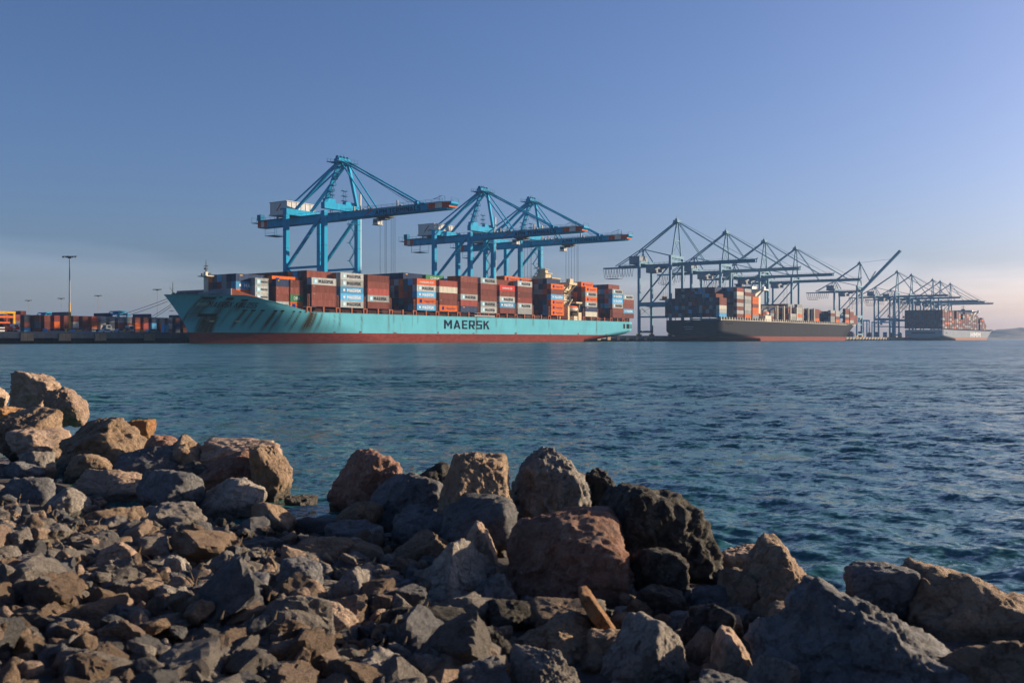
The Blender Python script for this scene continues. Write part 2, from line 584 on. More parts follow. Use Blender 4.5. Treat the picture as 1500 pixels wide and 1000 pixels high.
def make_water():
    m, nt, b = new_mat('sea_water')
    tc = N(nt, 'ShaderNodeTexCoord')
    b.inputs['Base Color'].default_value = (0.018, 0.088, 0.082, 1)
    b.inputs['IOR'].default_value = 1.333
    # wavelets: independent slopes along x and y, from three sizes of noise
    at_ = N(nt, 'ShaderNodeAttribute', attribute_name='far')
    ro = math_n(nt, 'MULTIPLY_ADD', at_.outputs['Fac'], 0.16)
    ro.node.inputs[2].default_value = 0.06
    nt.links.new(ro, b.inputs['Roughness'])
    tot = None
    for (sx, sy, rot, sc, det, w, near) in ((1.0, 2.4, 0.15, 0.13, 3.0, 1.0, 0.0), (1.0, 1.9, 0.25, 0.55, 3.0, 1.3, 0.0), (1.0, 1.7, -0.2, 2.1, 3.0, 2.1, 0.2), (1.0, 1.4, 0.4, 7.5, 3.0, 2.2, 0.4), (1.0, 1.3, -0.3, 21.0, 2.0, 1.0, 0.9)):
        mp = N(nt, 'ShaderNodeMapping')
        mp.inputs['Rotation'].default_value = (0, 0, rot)
        mp.inputs['Scale'].default_value = (sx, sy, 1.0)
        nt.links.new(tc.outputs['Object'], mp.inputs[0])
        n1 = N(nt, 'ShaderNodeTexNoise', Scale=sc, Detail=det, Roughness=0.5)
        nt.links.new(mp.outputs[0], n1.inputs['Vector'])
        sb = nt.nodes.new('ShaderNodeVectorMath')
        sb.operation = 'SUBTRACT'
        nt.links.new(n1.outputs['Color'], sb.inputs[0])
        sb.inputs[1].default_value = (0.5, 0.5, 0.5)
        k = math_n(nt, 'MULTIPLY_ADD', at_.outputs['Fac'], w * (1 - near))
        k.node.inputs[2].default_value = w * near
        sc_ = nt.nodes.new('ShaderNodeVectorMath')
        sc_.operation = 'SCALE'
        nt.links.new(sb.outputs[0], sc_.inputs[0])
        nt.links.new(k, sc_.inputs['Scale'])
        if tot is None:
            tot = sc_.outputs[0]
        else:
            ad = nt.nodes.new('ShaderNodeVectorMath')
            nt.links.new(tot, ad.inputs[0])
            nt.links.new(sc_.outputs[0], ad.inputs[1])
            tot = ad.outputs[0]
    # long calm and ruffled patches
    n3 = N(nt, 'ShaderNodeTexNoise', Scale=0.012, Detail=4.0, Roughness=0.6)
    mp = N(nt, 'ShaderNodeMapping')
    mp.inputs['Scale'].default_value = (1.0, 2.2, 1.0)
    mp.inputs['Rotation'].default_value = (0, 0, -0.4)
    nt.links.new(tc.outputs['Object'], mp.inputs[0])
    nt.links.new(mp.outputs[0], n3.inputs['Vector'])
    calm = ramp(nt, n3.outputs['Fac'], 0.36, 0.60, (0.65, 0.65, 0.65, 1), (1, 1, 1, 1))
    sl = nt.nodes.new('ShaderNodeVectorMath')
    sl.operation = 'SCALE'
    nt.links.new(tot, sl.inputs[0])
    nt.links.new(calm, sl.inputs['Scale'])
    fl = nt.nodes.new('ShaderNodeVectorMath')
    fl.operation = 'MULTIPLY'
    nt.links.new(sl.outputs[0], fl.inputs[0])
    fl.inputs[1].default_value = (1, 1, 0)
    ge = N(nt, 'ShaderNodeNewGeometry')
    ad = nt.nodes.new('ShaderNodeVectorMath')
    nt.links.new(ge.outputs['Normal'], ad.inputs[0])
    nt.links.new(fl.outputs[0], ad.inputs[1])
    nn = nt.nodes.new('ShaderNodeVectorMath')
    nn.operation = 'NORMALIZE'
    nt.links.new(ad.outputs[0], nn.inputs[0])
    nt.links.new(nn.outputs[0], b.inputs['Normal'])
    # rings and spokes, finest near the shore
    r = [2.2]
    while r[-1] < 42:
        r.append(r[-1] * 1.0056)
    while r[-1] < 240:
        r.append(r[-1] * 1.018)
    while r[-1] < 4300:
        r.append(r[-1] * 1.25)
    r = np.array(r)
    dense = np.radians(np.linspace(-36, 36, 900))
    sparse = np.radians(np.linspace(36, 324, 70))[1:-1]
    th = np.concatenate([dense, sparse])
    R, T = np.meshgrid(r, th, indexing='ij')
    X = R * np.sin(T)
    Y = R * np.cos(T)
    dr = np.gradient(r)[:, None]
    Z = np.zeros_like(X)
    rng = np.random.default_rng(3)
    main = math.radians(-118)
    for i in range(130):
        lam = 0.07 * (1.5 / 0.07) ** rng.random()
        a = main + rng.normal(0, 0.62)
        k = 2 * math.pi / lam
        amp = 0.0048 * lam * (0.5 + rng.random()) * (1.0 if lam < 0.5 else 0.62)
        ph = rng.random() * 6.283
        lod = np.clip(lam / (dr * 3.0) - 0.6, 0, 1)
        arg = k * (X * math.cos(a) + Y * math.sin(a)) + ph
        Z += lod * amp * (np.sin(arg) + 0.22 * np.sin(2 * arg + 1.57))
    fade = np.clip((240 - R) / 120, 0, 1) * np.clip((math.radians(36) - np.abs(T)) / 0.05, 0, 1)
    grp = 0.75 + 0.35 * np.sin(X * 0.33 + Y * 0.21) * np.sin(Y * 0.27 - X * 0.12 + 1)
    Z *= fade * grp
    Z *= np.clip((Y - np.interp(X, SHX, SHY)) / 0.5 + 1.5, 0.15, 1)      # quieter between the rocks
    nr, nth = X.shape
    V = np.stack([X, Y, Z], -1).reshape(-1, 3)
    i = np.arange(nr - 1)[:, None]
    j = np.arange(nth)[None, :]
    j2 = (j + 1) % nth
    F = np.stack([i * nth + j, i * nth + j2, (i + 1) * nth + j2, (i + 1) * nth + j], -1).reshape(-1, 4)[:, ::-1]
    me = raw_mesh('water', V, F, m)
    far = np.clip((R - 3) / 30, 0, 1).reshape(-1).astype(np.float32)
    a = me.attributes.new('far', 'FLOAT', 'POINT')
    a.data.foreach_set('value', far)
    o = bpy.data.objects.new('water', me)
    col.objects.link(o)
    tag(o, kind='structure', label='choppy blue green harbour water')
    return o


make_water()

# ------------------------------------------------------------------ quay and terminal ground
def quay_poly(m, s0, s1, t0, t1, z0, z1):
    m.poly([Q(s0, t0, z0), Q(s1, t0, z0), Q(s1, t1, z0), Q(s0, t1, z0)], (0, 0, z1 - z0))


S_A, S_B = -330, 1560
tag(part('terminal_ground', M['asphalt'], None, lambda m: quay_poly(m, S_A, S_B, -900, -3.0, 0.6, QZ)), kind='structure')
tag(part('quay_deck', M['concrete'], None, lambda m: quay_poly(m, S_A, S_B, -3.0, 5.0, 1.75, QZ + 0.004)), kind='structure')
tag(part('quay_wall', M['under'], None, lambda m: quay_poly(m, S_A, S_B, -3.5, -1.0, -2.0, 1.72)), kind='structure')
kerb = tag(part('quay_kerb', M['concrete'], None, lambda m: quay_poly(m, S_A, S_B, 4.4, 4.95, QZ + 0.01, QZ + 0.3)), kind='structure')


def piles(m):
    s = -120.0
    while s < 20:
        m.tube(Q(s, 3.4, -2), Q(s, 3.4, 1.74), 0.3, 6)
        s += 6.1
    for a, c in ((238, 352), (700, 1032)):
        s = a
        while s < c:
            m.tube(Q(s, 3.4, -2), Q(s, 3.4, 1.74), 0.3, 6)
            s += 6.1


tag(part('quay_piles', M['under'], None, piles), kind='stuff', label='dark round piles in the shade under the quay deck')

# timber fender panels on the quay face
def fender():
    root = empty('quay_fender', (0, 0, 0), ROT)
    part('panel', M['wood'], root, lambda m: m.box(-2.0, 2.0, -0.55, -0.25, 0.95, 3.35))
    part('frame', M['steel'], root, lambda m: (m.box(-2.1, 2.1, -0.25, 0.0, 0.85, 1.1), m.box(-2.1, 2.1, -0.25, 0.0, 3.2, 3.45), m.box(-2.1, -1.9, -0.25, 0, 1.1, 3.2), m.box(1.9, 2.1, -0.25, 0, 1.1, 3.2)))
    return root


f0 = fender()
ftext = ['leftmost timber fender panel on the quay face', 'timber fender panel on the quay below the tall yellow light mast',
         'third timber fender panel from the left on the quay face', 'timber fender panel on the quay nearest the blue bow']
fs = [-87.2, -74.9, -62.5, -44.0]
fs2 = [243, 255.3, 267.6, 280, 292, 304, 317, 329] + [715 + 12.3 * k for k in range(25)]
for i, s in enumerate(fs + fs2):
    o = f0 if i == 0 else copy_tree(f0)
    o.location = Q(s, 5.02, 0)
    if i < 4:
        tag(o, ftext[i], 'fender', 'timber fenders along the quay')
    elif s < 400:
        tag(o, 'timber fender panel on the quay between the blue and the black ship', 'fender', 'timber fenders along the quay')
    else:
        tag(o, 'small pale fender panel on the far quay beyond the black bow', 'fender', 'timber fenders along the quay')

# ------------------------------------------------------------------ far hills
def make_hill(name, x0, x1, y, h, depth, seed, mat, label):
    nx, ny = 160, 16
    V = []
    for j in range(ny):
        for i in range(nx):
            u = i / (nx - 1)
            v = j / (ny - 1)
            X = x0 + (x1 - x0) * u
            prof = math.sin(math.pi * min(1, v * 0.5 + 0.0)) if v < 1 else 1
            p = Vector((X * 0.004, v * 2.0, seed))
            base = 0.62 + 0.55 * noise.fractal(p, 1.0, 2.0, 4)
            tree = 0.10 * noise.noise(Vector((X * 0.045, v * 9, seed + 3))) + 0.10 * noise.noise(Vector((X * 0.11, v * 20, seed)))
            ends = min(1.0, u * 7, 1.0)
            z = h * ends * prof * (base + tree * (1 if v > 0.3 else 0.3))
            V.append((X, y + depth * v, max(z, -1.0) if v > 0 else -1.0))
    F = [(j * nx + i, j * nx + i + 1, (j + 1) * nx + i + 1, (j + 1) * nx + i) for j in range(ny - 1) for i in range(nx - 1)]
    o = bpy.data.objects.new(name, raw_mesh(name, V, F, mat, smooth=False))
    col.objects.link(o)
    tag(o, label, kind='structure')


m, nt, b = new_mat('hill_scrub')
tc = N(nt, 'ShaderNodeTexCoord')
n1 = N(nt, 'ShaderNodeTexNoise', Scale=0.03, Detail=8.0, Roughness=0.7)
nt.links.new(tc.outputs['Object'], n1.inputs['Vector'])
nt.links.new(mix(nt, ramp(nt, n1.outputs['Fac'], 0.42, 0.58), (0.035, 0.045, 0.022), (0.15, 0.12, 0.08)), b.inputs['Base Color'])
b.inputs['Roughness'].default_value = 0.9
M['hill'] = m
make_hill('hills', 1230, 3300, 2560, 36, 500, 4.2, M['hill'], 'hazy low wooded hills across the water at the right')
make_hill('shore_spit', 1150, 2900, 2250, 11, 120, 9.1, M['hill'], 'low dark shore in front of the hills')

# ------------------------------------------------------------------ rocky bank under the boulders



def bank_z(x, y):
    ys = np.interp(x, SHX, SHY)
    d = ys - y
    left = np.clip((0.0 - x) / 1.3, 0, 1)
    inner = np.where(d > 0, -0.15 + 0.10 * d, -0.15 + 0.5 * d)
    low = np.where(d > 0.4, 0.035 + 0.012 * d, -0.16 + 0.5 * d)
    return np.clip(inner * left + low * (1 - left), -1.5, 0.62)


def make_bank():
    xs = np.concatenate([np.linspace(-30, -8, 30), np.linspace(-7.9, 4.5, 260), np.linspace(4.7, 20, 30)])
    ys = np.concatenate([np.linspace(-14, 1.5, 25), np.linspace(1.55, 12, 220), np.linspace(12.2, 26, 60)])
    X, Y = np.meshgrid(xs, ys)
    Z = bank_z(X, Y)
    Zn = np.array([noise.fractal(Vector((x * 1.7, y * 1.7, 2.0)), 0.9, 2.0, 5) for x, y in zip(X.ravel(), Y.ravel())]).reshape(X.shape)
    Z = Z + 0.04 * Zn
    nx = len(xs)
    V = np.stack([X, Y, Z], -1).reshape(-1, 3)
    F = [(j * nx + i, j * nx + i + 1, (j + 1) * nx + i + 1, (j + 1) * nx + i) for j in range(len(ys) - 1) for i in range(nx - 1)]
    m, nt, b = new_mat('bank_soil')
    tc = N(nt, 'ShaderNodeTexCoord')
    n1 = N(nt, 'ShaderNodeTexNoise', Scale=14.0, Detail=9.0, Roughness=0.75)
    nt.links.new(tc.outputs['Object'], n1.inputs['Vector'])
    nt.links.new(mix(nt, ramp(nt, n1.outputs['Fac'], 0.35, 0.7), (0.02, 0.017, 0.014), (0.08, 0.064, 0.05)), b.inputs['Base Color'])
    bp = N(nt, 'ShaderNodeBump', Strength=0.8, Distance=0.03)
    nt.links.new(n1.outputs['Fac'], bp.inputs['Height'])
    nt.links.new(bp.outputs[0], b.inputs['Normal'])
    b.inputs['Roughness'].default_value = 0.95
    o = bpy.data.objects.new('bank_ground', raw_mesh('bank_ground', V, F, m))
    col.objects.link(o)
    tag(o, 'dark soil of the bank between the rocks', kind='structure')


make_bank()

# ------------------------------------------------------------------ hulls
def hull_funcs(P):
    """P: stem rake, half breadth etc.  local x from bow (small) to stern (large), y port = negative"""
    def stem(z):
        k = np.clip((z - P['zstem']) / (P['zbow'] - P['zstem']), 0, 1.2)
        return P['xwl'] - P['rake'] * k ** 1.25

    def deck(x):
        u = np.clip((x - P['x_fc0']) / (P['x_fc1'] - P['x_fc0']), 0, 1)
        return P['zbow'] + (P['zdeck'] - P['zbow']) * (u ** 1.1)

    def hb(x, z):
        k = np.clip((z + 1.0) / (P['zbow'] + 1.0), 0, 1) ** P.get('flare', 1.35)
        ln = P['len_low'] + (P['len_top'] - P['len_low']) * k
        ex = 1.75 + 0.75 * k
        u = np.clip((x - stem(z)) / ln, 0, 1)
        h = P['half'] * (1 - (1 - u) ** ex)
        # stern: bottom sweeps up to the counter
        v = np.clip((x - P['x_run']) / (P['x_end'] - P['x_run']), 0, 1)
        zb = -2.2 + (P['zcounter'] + 2.2) * v ** 0.9
        w = np.clip((z - zb) / P['bilge'], 0, 1)
        rnd = np.where(v > 0, np.sqrt(np.clip(1 - (1 - w) ** 2, 0, 1)), 1.0)
        tr = 1 - 0.10 * np.clip((x - (P['x_end'] - 7)) / 7, 0, 1) ** 2.0
        return h * rnd * tr

    def zbot(x):
        v = np.clip((x - P['x_run']) / (P['x_end'] - P['x_run']), 0, 1)
        return np.maximum(-1.6, -2.2 + (P['zcounter'] + 2.2) * v ** 0.9)
    return stem, deck, hb, zbot


def make_hull(P, root, mat, rust=None, nz=44):
    stem, deck, hb, zbot = hull_funcs(P)
    xm = P['xwl'] + P['len_low']
    nb = 150
    f = np.linspace(0, 1, nz)
    ub = np.linspace(0, 1, nb) ** 1.6
    xmid = np.linspace(xm, P['x_end'], P.get('nmid', 240))[1:]
    cols = []
    for u in ub:
        z0 = -1.6 + (P['zbow'] + 1.6) * f
        x = stem(z0) + (xm - stem(z0)) * u
        z = -1.6 + (deck(x) + 1.6) * f
        cols.append((x, z))
    for xx in xmid:
        x = np.full(nz, xx)
        zb = zbot(xx)
        cols.append((x, zb + (deck(xx) - zb) * f))
    Xs = np.array([c[0] for c in cols])
    Zs = np.array([c[1] for c in cols])
    Ys = hb(Xs, Zs)
    n = len(cols)
    Vp = np.stack([Xs, -Ys, Zs], -1).reshape(-1, 3)
    Vs = np.stack([Xs, Ys, Zs], -1).reshape(-1, 3)
    V = np.concatenate([Vp, Vs])
    i = np.arange(n - 1)[:, None]
    j = np.arange(nz - 1)[None, :]
    Fp = np.stack([i * nz + j, (i + 1) * nz + j, (i + 1) * nz + j + 1, i * nz + j + 1], -1).reshape(-1, 4)
    Fs = Fp[:, ::-1] + n * nz
    # transom
    jj = np.arange(nz - 1)
    a = (n - 1) * nz + jj
    Ft = np.stack([a, a + n * nz, a + 1 + n * nz, a + 1], -1)
    F = np.concatenate([Fp, Fs, Ft])
    me = raw_mesh('hull', V, F, mat)
    if len(Ft):
        sm = np.ones(len(me.polygons), dtype=bool)
        sm[-len(Ft):] = False
        me.polygons.foreach_set('use_smooth', sm)
    if rust is not None:
        val = np.concatenate([rust(Xs, Zs).ravel(), np.zeros(n * nz)]).astype(np.float32)
        at_ = me.attributes.new('rust', 'FLOAT', 'POINT')
        at_.data.foreach_set('value', val)
    o = bpy.data.objects.new('hull', me)
    col.objects.link(o)
    o.parent = root
    # weather deck a metre below the bulwark top
    Xe = Xs[:, -1]
    Ye = np.maximum(Ys[:, -1] - 0.05, 0.02)
    ze = Zs[:, -1] - P.get('bulwark', 0.15)
    Vd = np.concatenate([np.stack([Xe, -Ye, ze], -1), np.stack([Xe, Ye, ze], -1)])
    k = np.arange(n - 1)
    Fd = np.stack([k, k + 1, n + k + 1, n + k], -1)
    od = bpy.data.objects.new('deck', raw_mesh('deck', Vd, Fd, M['deck_dark'], smooth=False))
    col.objects.link(od)
    od.parent = root
    return stem, deck, hb, zbot


def hull_paint(name, c_top, c_boot, zline, streak=0.5, scuff=0.5):
    m, nt, b = new_mat(name)
    tc = N(nt, 'ShaderNodeTexCoord')
    sp = N(nt, 'ShaderNodeSeparateXYZ')
    nt.links.new(tc.outputs['Object'], sp.inputs[0])
    # plating: faint vertical and horizontal seams as relief
    mp = N(nt, 'ShaderNodeMapping')
    mp.inputs['Scale'].default_value = (1.0, 0.05, 0.07)
    nt.links.new(tc.outputs['Object'], mp.inputs[0])
    n1 = N(nt, 'ShaderNodeTexNoise', Scale=0.55, Detail=7.0, Roughness=0.72)
    nt.links.new(mp.outputs[0], n1.inputs['Vector'])
    n2 = N(nt, 'ShaderNodeTexNoise', Scale=0.12, Detail=6.0, Roughness=0.6)
    nt.links.new(tc.outputs['Object'], n2.inputs['Vector'])
    top = mix(nt, ramp(nt, n2.outputs['Fac'], 0.3, 0.7), tuple(x * 0.84 for x in c_top), c_top)
    st = ramp(nt, n1.outputs['Fac'], 0.57, 0.76)
    st = math_n(nt, 'MULTIPLY', st, streak)
    top = mix(nt, st, top, (0.16, 0.11, 0.05))
    ra = N(nt, 'ShaderNodeAttribute', attribute_name='rust')
    n4 = N(nt, 'ShaderNodeTexNoise', Scale=1.7, Detail=7.0, Roughness=0.75)
    nt.links.new(mp.outputs[0], n4.inputs['Vector'])
    rr = math_n(nt, 'MULTIPLY', ra.outputs['Fac'], ramp(nt, n4.outputs['Fac'], 0.18, 0.52))
    rr.node.use_clamp = True
    top = mix(nt, rr, top, (0.060, 0.038, 0.010))
    # dents and scrapes low down
    mp2 = N(nt, 'ShaderNodeMapping')
    mp2.inputs['Scale'].default_value = (0.5, 0.2, 1.6)
    nt.links.new(tc.outputs['Object'], mp2.inputs[0])
    n3 = N(nt, 'ShaderNodeTexNoise', Scale=0.9, Detail=8.0, Roughness=0.75)
    nt.links.new(mp2.outputs[0], n3.inputs['Vector'])
    boot = mix(nt, ramp(nt, n3.outputs['Fac'], 0.35, 0.6), tuple(x * 0.62 for x in c_boot), c_boot)
    boot = mix(nt, math_n(nt, 'MULTIPLY', ramp(nt, n3.outputs['Fac'], 0.64, 0.72), scuff), boot, (0.42, 0.27, 0.22))
    boot = mix(nt, math_n(nt, 'MULTIPLY', st, 0.6), boot, (0.10, 0.05, 0.03))
    # weed line just above the water
    weed = ramp(nt, sp.outputs['Z'], 0.0, 0.0)
    rmp = weed.node
    rmp.color_ramp.elements[0].position = 0.05
    rmp.color_ramp.elements[0].color = (1, 1, 1, 1)
    rmp.color_ramp.elements[1].position = 0.5
    rmp.color_ramp.elements[1].color = (0, 0, 0, 1)
    boot = mix(nt, math_n(nt, 'MULTIPLY', weed, 0.5), boot, (0.03, 0.03, 0.02))
    edge = math_n(nt, 'ADD', sp.outputs['Z'], math_n(nt, 'MULTIPLY', n3.outputs['Fac'], 0.10))
    isb = math_n(nt, 'LESS_THAN', edge, zline)
    nt.links.new(mix(nt, isb, top, boot), b.inputs['Base Color'])
    br = N(nt, 'ShaderNodeTexBrick', Scale=0.11)
    br.inputs['Mortar Size'].default_value = 0.004
    mp3 = N(nt, 'ShaderNodeMapping')
    mp3.inputs['Rotation'].default_value = (math.radians(90), 0, 0)
    nt.links.new(tc.outputs['Object'], mp3.inputs[0])
    nt.links.new(mp3.outputs[0], br.inputs['Vector'])
    dent = N(nt, 'ShaderNodeTexNoise', Scale=0.35, Detail=2.0)
    nt.links.new(tc.outputs['Object'], dent.inputs['Vector'])
    hh = math_n(nt, 'ADD', math_n(nt, 'MULTIPLY', br.outputs['Fac'], -0.03), math_n(nt, 'MULTIPLY', dent.outputs['Fac'], 0.10))
    bp = N(nt, 'ShaderNodeBump', Strength=0.5, Distance=1.0)
    nt.links.new(hh, bp.inputs['Height'])
    nt.links.new(bp.outputs[0], b.inputs['Normal'])
    b.inputs['Roughness'].default_value = 0.75
    b.inputs['Specular IOR Level'].default_value = 0.015
    return m


M['hull_blue'] = hull_paint('hull_blue', (0.12, 0.42, 0.50), (0.20, 0.042, 0.030), 3.75, 0.6, 0.65)
M['hull_black'] = hull_paint('hull_black', (0.026, 0.026, 0.029), (0.24, 0.075, 0.055), 3.6, 0.25, 0.3)
M['hull_grey'] = hull_paint('hull_grey', (0.27, 0.29, 0.32), (0.38, 0.19, 0.11), 3.6, 0.25, 0.3)

# ---- the light blue ship
KP = dict(xwl=-42.8, rake=9.8, zstem=3.0, zbow=16.2, x_fc0=-33.0, x_fc1=-6.5, zdeck=11.2, half=20.0,
          len_low=78.0, len_top=36.0, flare=1.0, x_run=182.0, x_end=238.0, zcounter=3.2, bilge=4.2, bulwark=0.25, nmid=420)
ship = empty('container_ship', Q(0, 26, 0), ROT)
tag(ship, 'light blue container ship with red waterline and rust streaked bow', 'ship', 'container ships moored at the quay')
kstem, kdeck, khb, kzb = hull_funcs(KP)


def s_at(px, z):
    """station on the port side whose point at height z lies in image column px (for measuring only)"""
    lo, hi = -44.0, 230.0
    for _ in range(40):
        mid = (lo + hi) / 2
        p = Q(mid, 26 + float(khb(np.array(mid), np.array(z))), z)
        if 750 + FPX * p.x / p.y < px:
            lo = mid
        else:
            hi = mid
    return (lo + hi) / 2


streaks = []
for px, zt, w, a, ln in ((358.6, 11.2, .35, 1.3, 7), (370.8, 11.2, .3, 1.0, 6), (384.6, 11.2, .3, 1.0, 7), (403.7, 11.2, .40, 1.3, 8), (414, 11.2, .35, 1.2, 8),
                         (430.6, 11.2, .22, .9, 6), (440, 11.2, .25, 1.0, 8), (457, 11.0, .9, 1.3, 8.5), (463, 11.0, .5, 1.0, 8), (472, 11.0, .35, .9, 8),
                         (498, 11.0, .3, .7, 7), (530, 11.0, .25, .7, 8), (490, 11.0, .2, .5, 6), (569, 11.0, .2, .7, 8), (577, 11, .3, .5, 4), (559, 11, .2, .4, 4), (590, 11, .2, .4, 3),
                         (604, 11, .2, .4, 6), (612, 11, .2, .5, 4), (640, 11, .2, .6, 7), (668, 11, .2, .4, 6), (698, 11, .35, .9, 8.5), (727, 11, .3, .5, 5), (756, 11, .25, .5, 4), (781, 11, .5, .5, 4),
                         (804, 11, .3, .5, 5), (874, 11, .3, .9, 8), (826, 11, .3, .4, 4),
                         (303, 15.0, .7, .8, 9), (311, 15.0, .7, .9, 9), (337, 15.0, .7, .8, 9), (332, 15.0, .3, .5, 10), (359, 14.6, .5, .9, 4.5), (258, 15.2, .25, .9, 12), (345, 13, .25, .5, 9), (330, 13, .2, .5, 9)):
    streaks.append((s_at(px, zt), zt, w, a, ln))


def rust(X, Z):
    v = np.zeros_like(X)
    for s, zt, w, a, ln in streaks:
        lean = 0.16 if s < 5 else 0.0
        d = (X - (s - lean * (zt - Z))) / (1.35 * w * (1 + 0.06 * (zt - Z)))
        v = np.maximum(v, a * np.exp(-d * d) * np.clip((zt + 0.2 - Z) * 3, 0, 1) * np.clip((Z - (zt - ln)) / (ln * 0.45), 0, 1))
    # big stain below the anchor pocket
    s0 = s_at(305, 8)
    d = (X - s0) / 2.7
    v = np.maximum(v, 1.1 * np.exp(-d ** 6) * np.clip((9.4 - Z) * 2, 0, 1))
    # rust weeping along the deck edge
    v = np.maximum(v, 0.55 * np.clip((Z - (kdeck(X) - 0.35)) / 0.35, 0, 1) * (X > -8))
    v *= (Z > 3.7)
    return v


make_hull(KP, ship, M['hull_blue'], rust, nz=60)


def on_hull(s, z, off=0.06):
    return (s, -float(khb(np.array(s), np.array(z))) - off, z)


word('lettering', 'MAERSK', 32.0, 3.75, lambda u, v: on_hull(68.4 + u, 5.85 + v), M['ink'], ship, None)
sA, sB = s_at(304.5, 13.0), s_at(375.5, 12.6)
word('lettering', 'MAERSK KINLOSS', sB - sA, 1.75, lambda u, v: on_hull(sA + u, 12.2 + v - 0.012 * u, 0.14), M['ink'], ship, None)


def hull_patch(name, s0, s1, z0, z1, mat, off=0.05, n=4):
    m = MB()
    for k in range(n):
        a, c = s0 + (s1 - s0) * k / n, s0 + (s1 - s0) * (k + 1) / n
        m.add([on_hull(a, z0, off), on_hull(c, z0, off), on_hull(c, z1, off), on_hull(a, z1, off)], [(0, 1, 2, 3)])
    return m.build(name, mat, ship)


for px, z, w, h in ((303, 15.1, 2.2, .8), (311.5, 15.1, 1.6, .8), (337, 15.0, 2.0, .7), (296, 15.4, .9, .35), (323, 15.4, .9, .35), (358, 14.6, 2.0, .6),
                    (358.6, 11.3, 1.5, .45), (371, 11.3, 1.5, .45), (384.6, 11.3, 1.3, .45), (403.7, 11.3, 1.3, .45), (414, 11.3, 1.2, .45), (430.6, 11.2, .9, .4), (440, 11.1, .8, .4)):
    s = s_at(px, z)
    hull_patch('fairlead', s - w / 2, s + w / 2, z - h / 2, z + h / 2, M['dark_hole'])
s = s_at(304, 9.3)
pocket = hull_patch('anchor_pocket', s - 2.6, s + 2.4, 9.0, 10.0, M['dark_hole'], 0.06, 8)
pa = Vector(on_hull(s, 9.0, 0.35))
part('anchor', M['steel'], ship, lambda m: (m.bar(pa + Vector((0, 0, .6)), pa + Vector((0, 0.1, -1.3)), .3), m.bar(pa + Vector((-1.1, 0, -.5)), pa + Vector((0, .1, -1.4)), .35), m.bar(pa + Vector((1.1, 0, -.5)), pa + Vector((0, .1, -1.4)), .35)))
for a, c in ((224.5, 226.4), (228.2, 231.8), (233.2, 235.4)):
    hull_patch('mooring_opening', a, c, 7.3, 9.9, M['dark_hole'], 0.07)
for px in (310, 348):
    s = s_at(px, 7.6)
    hull_patch('tug_mark', s - .7, s + .7, 7.3, 7.8, M['cream'], 0.06, 2)
for k in range(3):
    s = s_at(251 + 5 * k, 13.6)
    hull_patch('bow_stripe', s, s + 4.2, 13.4 - .35 * k, 13.52 - .35 * k, M['cream_pale'], 0.06, 6)
for k in range(9):
    s = [6, 18, 37, 64, 88, 120, 150, 176, 205][k]
    hull_patch('scuff_patch', s, s + 0.8 + .5 * (k % 3), 3.8, 4.2 + .3 * (k % 2), M['brown_steel'], 0.05, 2)

# breakwater, bulwark pieces, foremast on the forecastle
def deck_y(x):
    return float(khb(np.array(x), kdeck(np.array(x))))


part('breakwater', M['house_grey'], ship, lambda m: (m.box(-37.2, -36.8, -deck_y(-37) + .4, deck_y(-37) - .4, 15.8, 18.4), m.bar((-43, -5, 16.6), (-37.3, -10, 17.6), .4, .7)))
part('breakwater_wing', M['orange_rust'], ship, lambda m: m.poly([(-36.75, -deck_y(-36.75) + .8, 16.0), (-36.75, -deck_y(-36.75) + .8, 18.5), (-25.5, -deck_y(-25.5) + .9, 15.1), (-25.5, -deck_y(-25.5) + .9, 14.7)], (0, 0.3, 0)))
part('winch_house', M['steel'], ship, lambda m: (m.box(-43.5, -40, -4, 4, 15.9, 17.5), m.box(-47, -45.5, -1.5, 1.5, 15.9, 17.0)))
mast = part('foremast', M['cream_pale'], ship, lambda m: (m.box(-39.6, -38.5, -4.6, -3.5, 15.9, 24.2), m.box(-40.6, -37.5, -6.4, -1.6, 22.6, 22.9)))
part('mast_top', M['steel'], mast, lambda m: (m.tube((-39, -4, 24), (-39, -4, 28.3), .22, 6, .08), m.bar((-39, -5.2, 26.2), (-39, -2.8, 26.2), .2), m.box(-39.5, -38.5, -4.5, -3.5, 25, 25.6), m.box(-39.4, -38.6, -6.2, -5.6, 22.9, 23.8), m.box(-39.4, -38.6, -2.4, -1.8, 22.9, 23.8)))
part('jackstaff', M['cream'], ship, lambda m: (m.tube((-49.2, 0, 16), (-49.2, 0, 20.4), .16, 6, .07), m.tube((-49.2, 0, 17.0), (-51.5, -1.6, 18.6), .06, 4)))
for yy in (-3.2, 2.2):
    part('mooring_winch', M['steel'], ship, lambda m: (m.tube((-47.5, yy, 16.6), (-46, yy + 1.6, 16.6), .55, 8),))

# hatch coaming, gangway, rails
part('hatch_coaming', M['deck_dark'], ship, lambda m: m.box(-9, 160, -17.4, 17.4, 11.0, 13.05))
part('hatch_coaming', M['deck_dark'], ship, lambda m: m.box(184.5, 236, -16.8, 16.8, 11.0, 13.05))
part('gangway', M['galv'], ship, lambda m: (m.box(89, 104, -20.35, -19.55, 11.4, 12.0), m.bar((89, -20.3, 12.9), (104, -20.3, 12.9), .12), m.bar((96, -20.3, 12), (96, -20.3, 12.9), .1)))
part('side_rail', M['orange_rust'], ship, lambda m: [m.bar((x, -19.6, 12.2), (x + 6.1, -19.6, 12.2), .08) for x in np.arange(-4, 232, 6.1)])

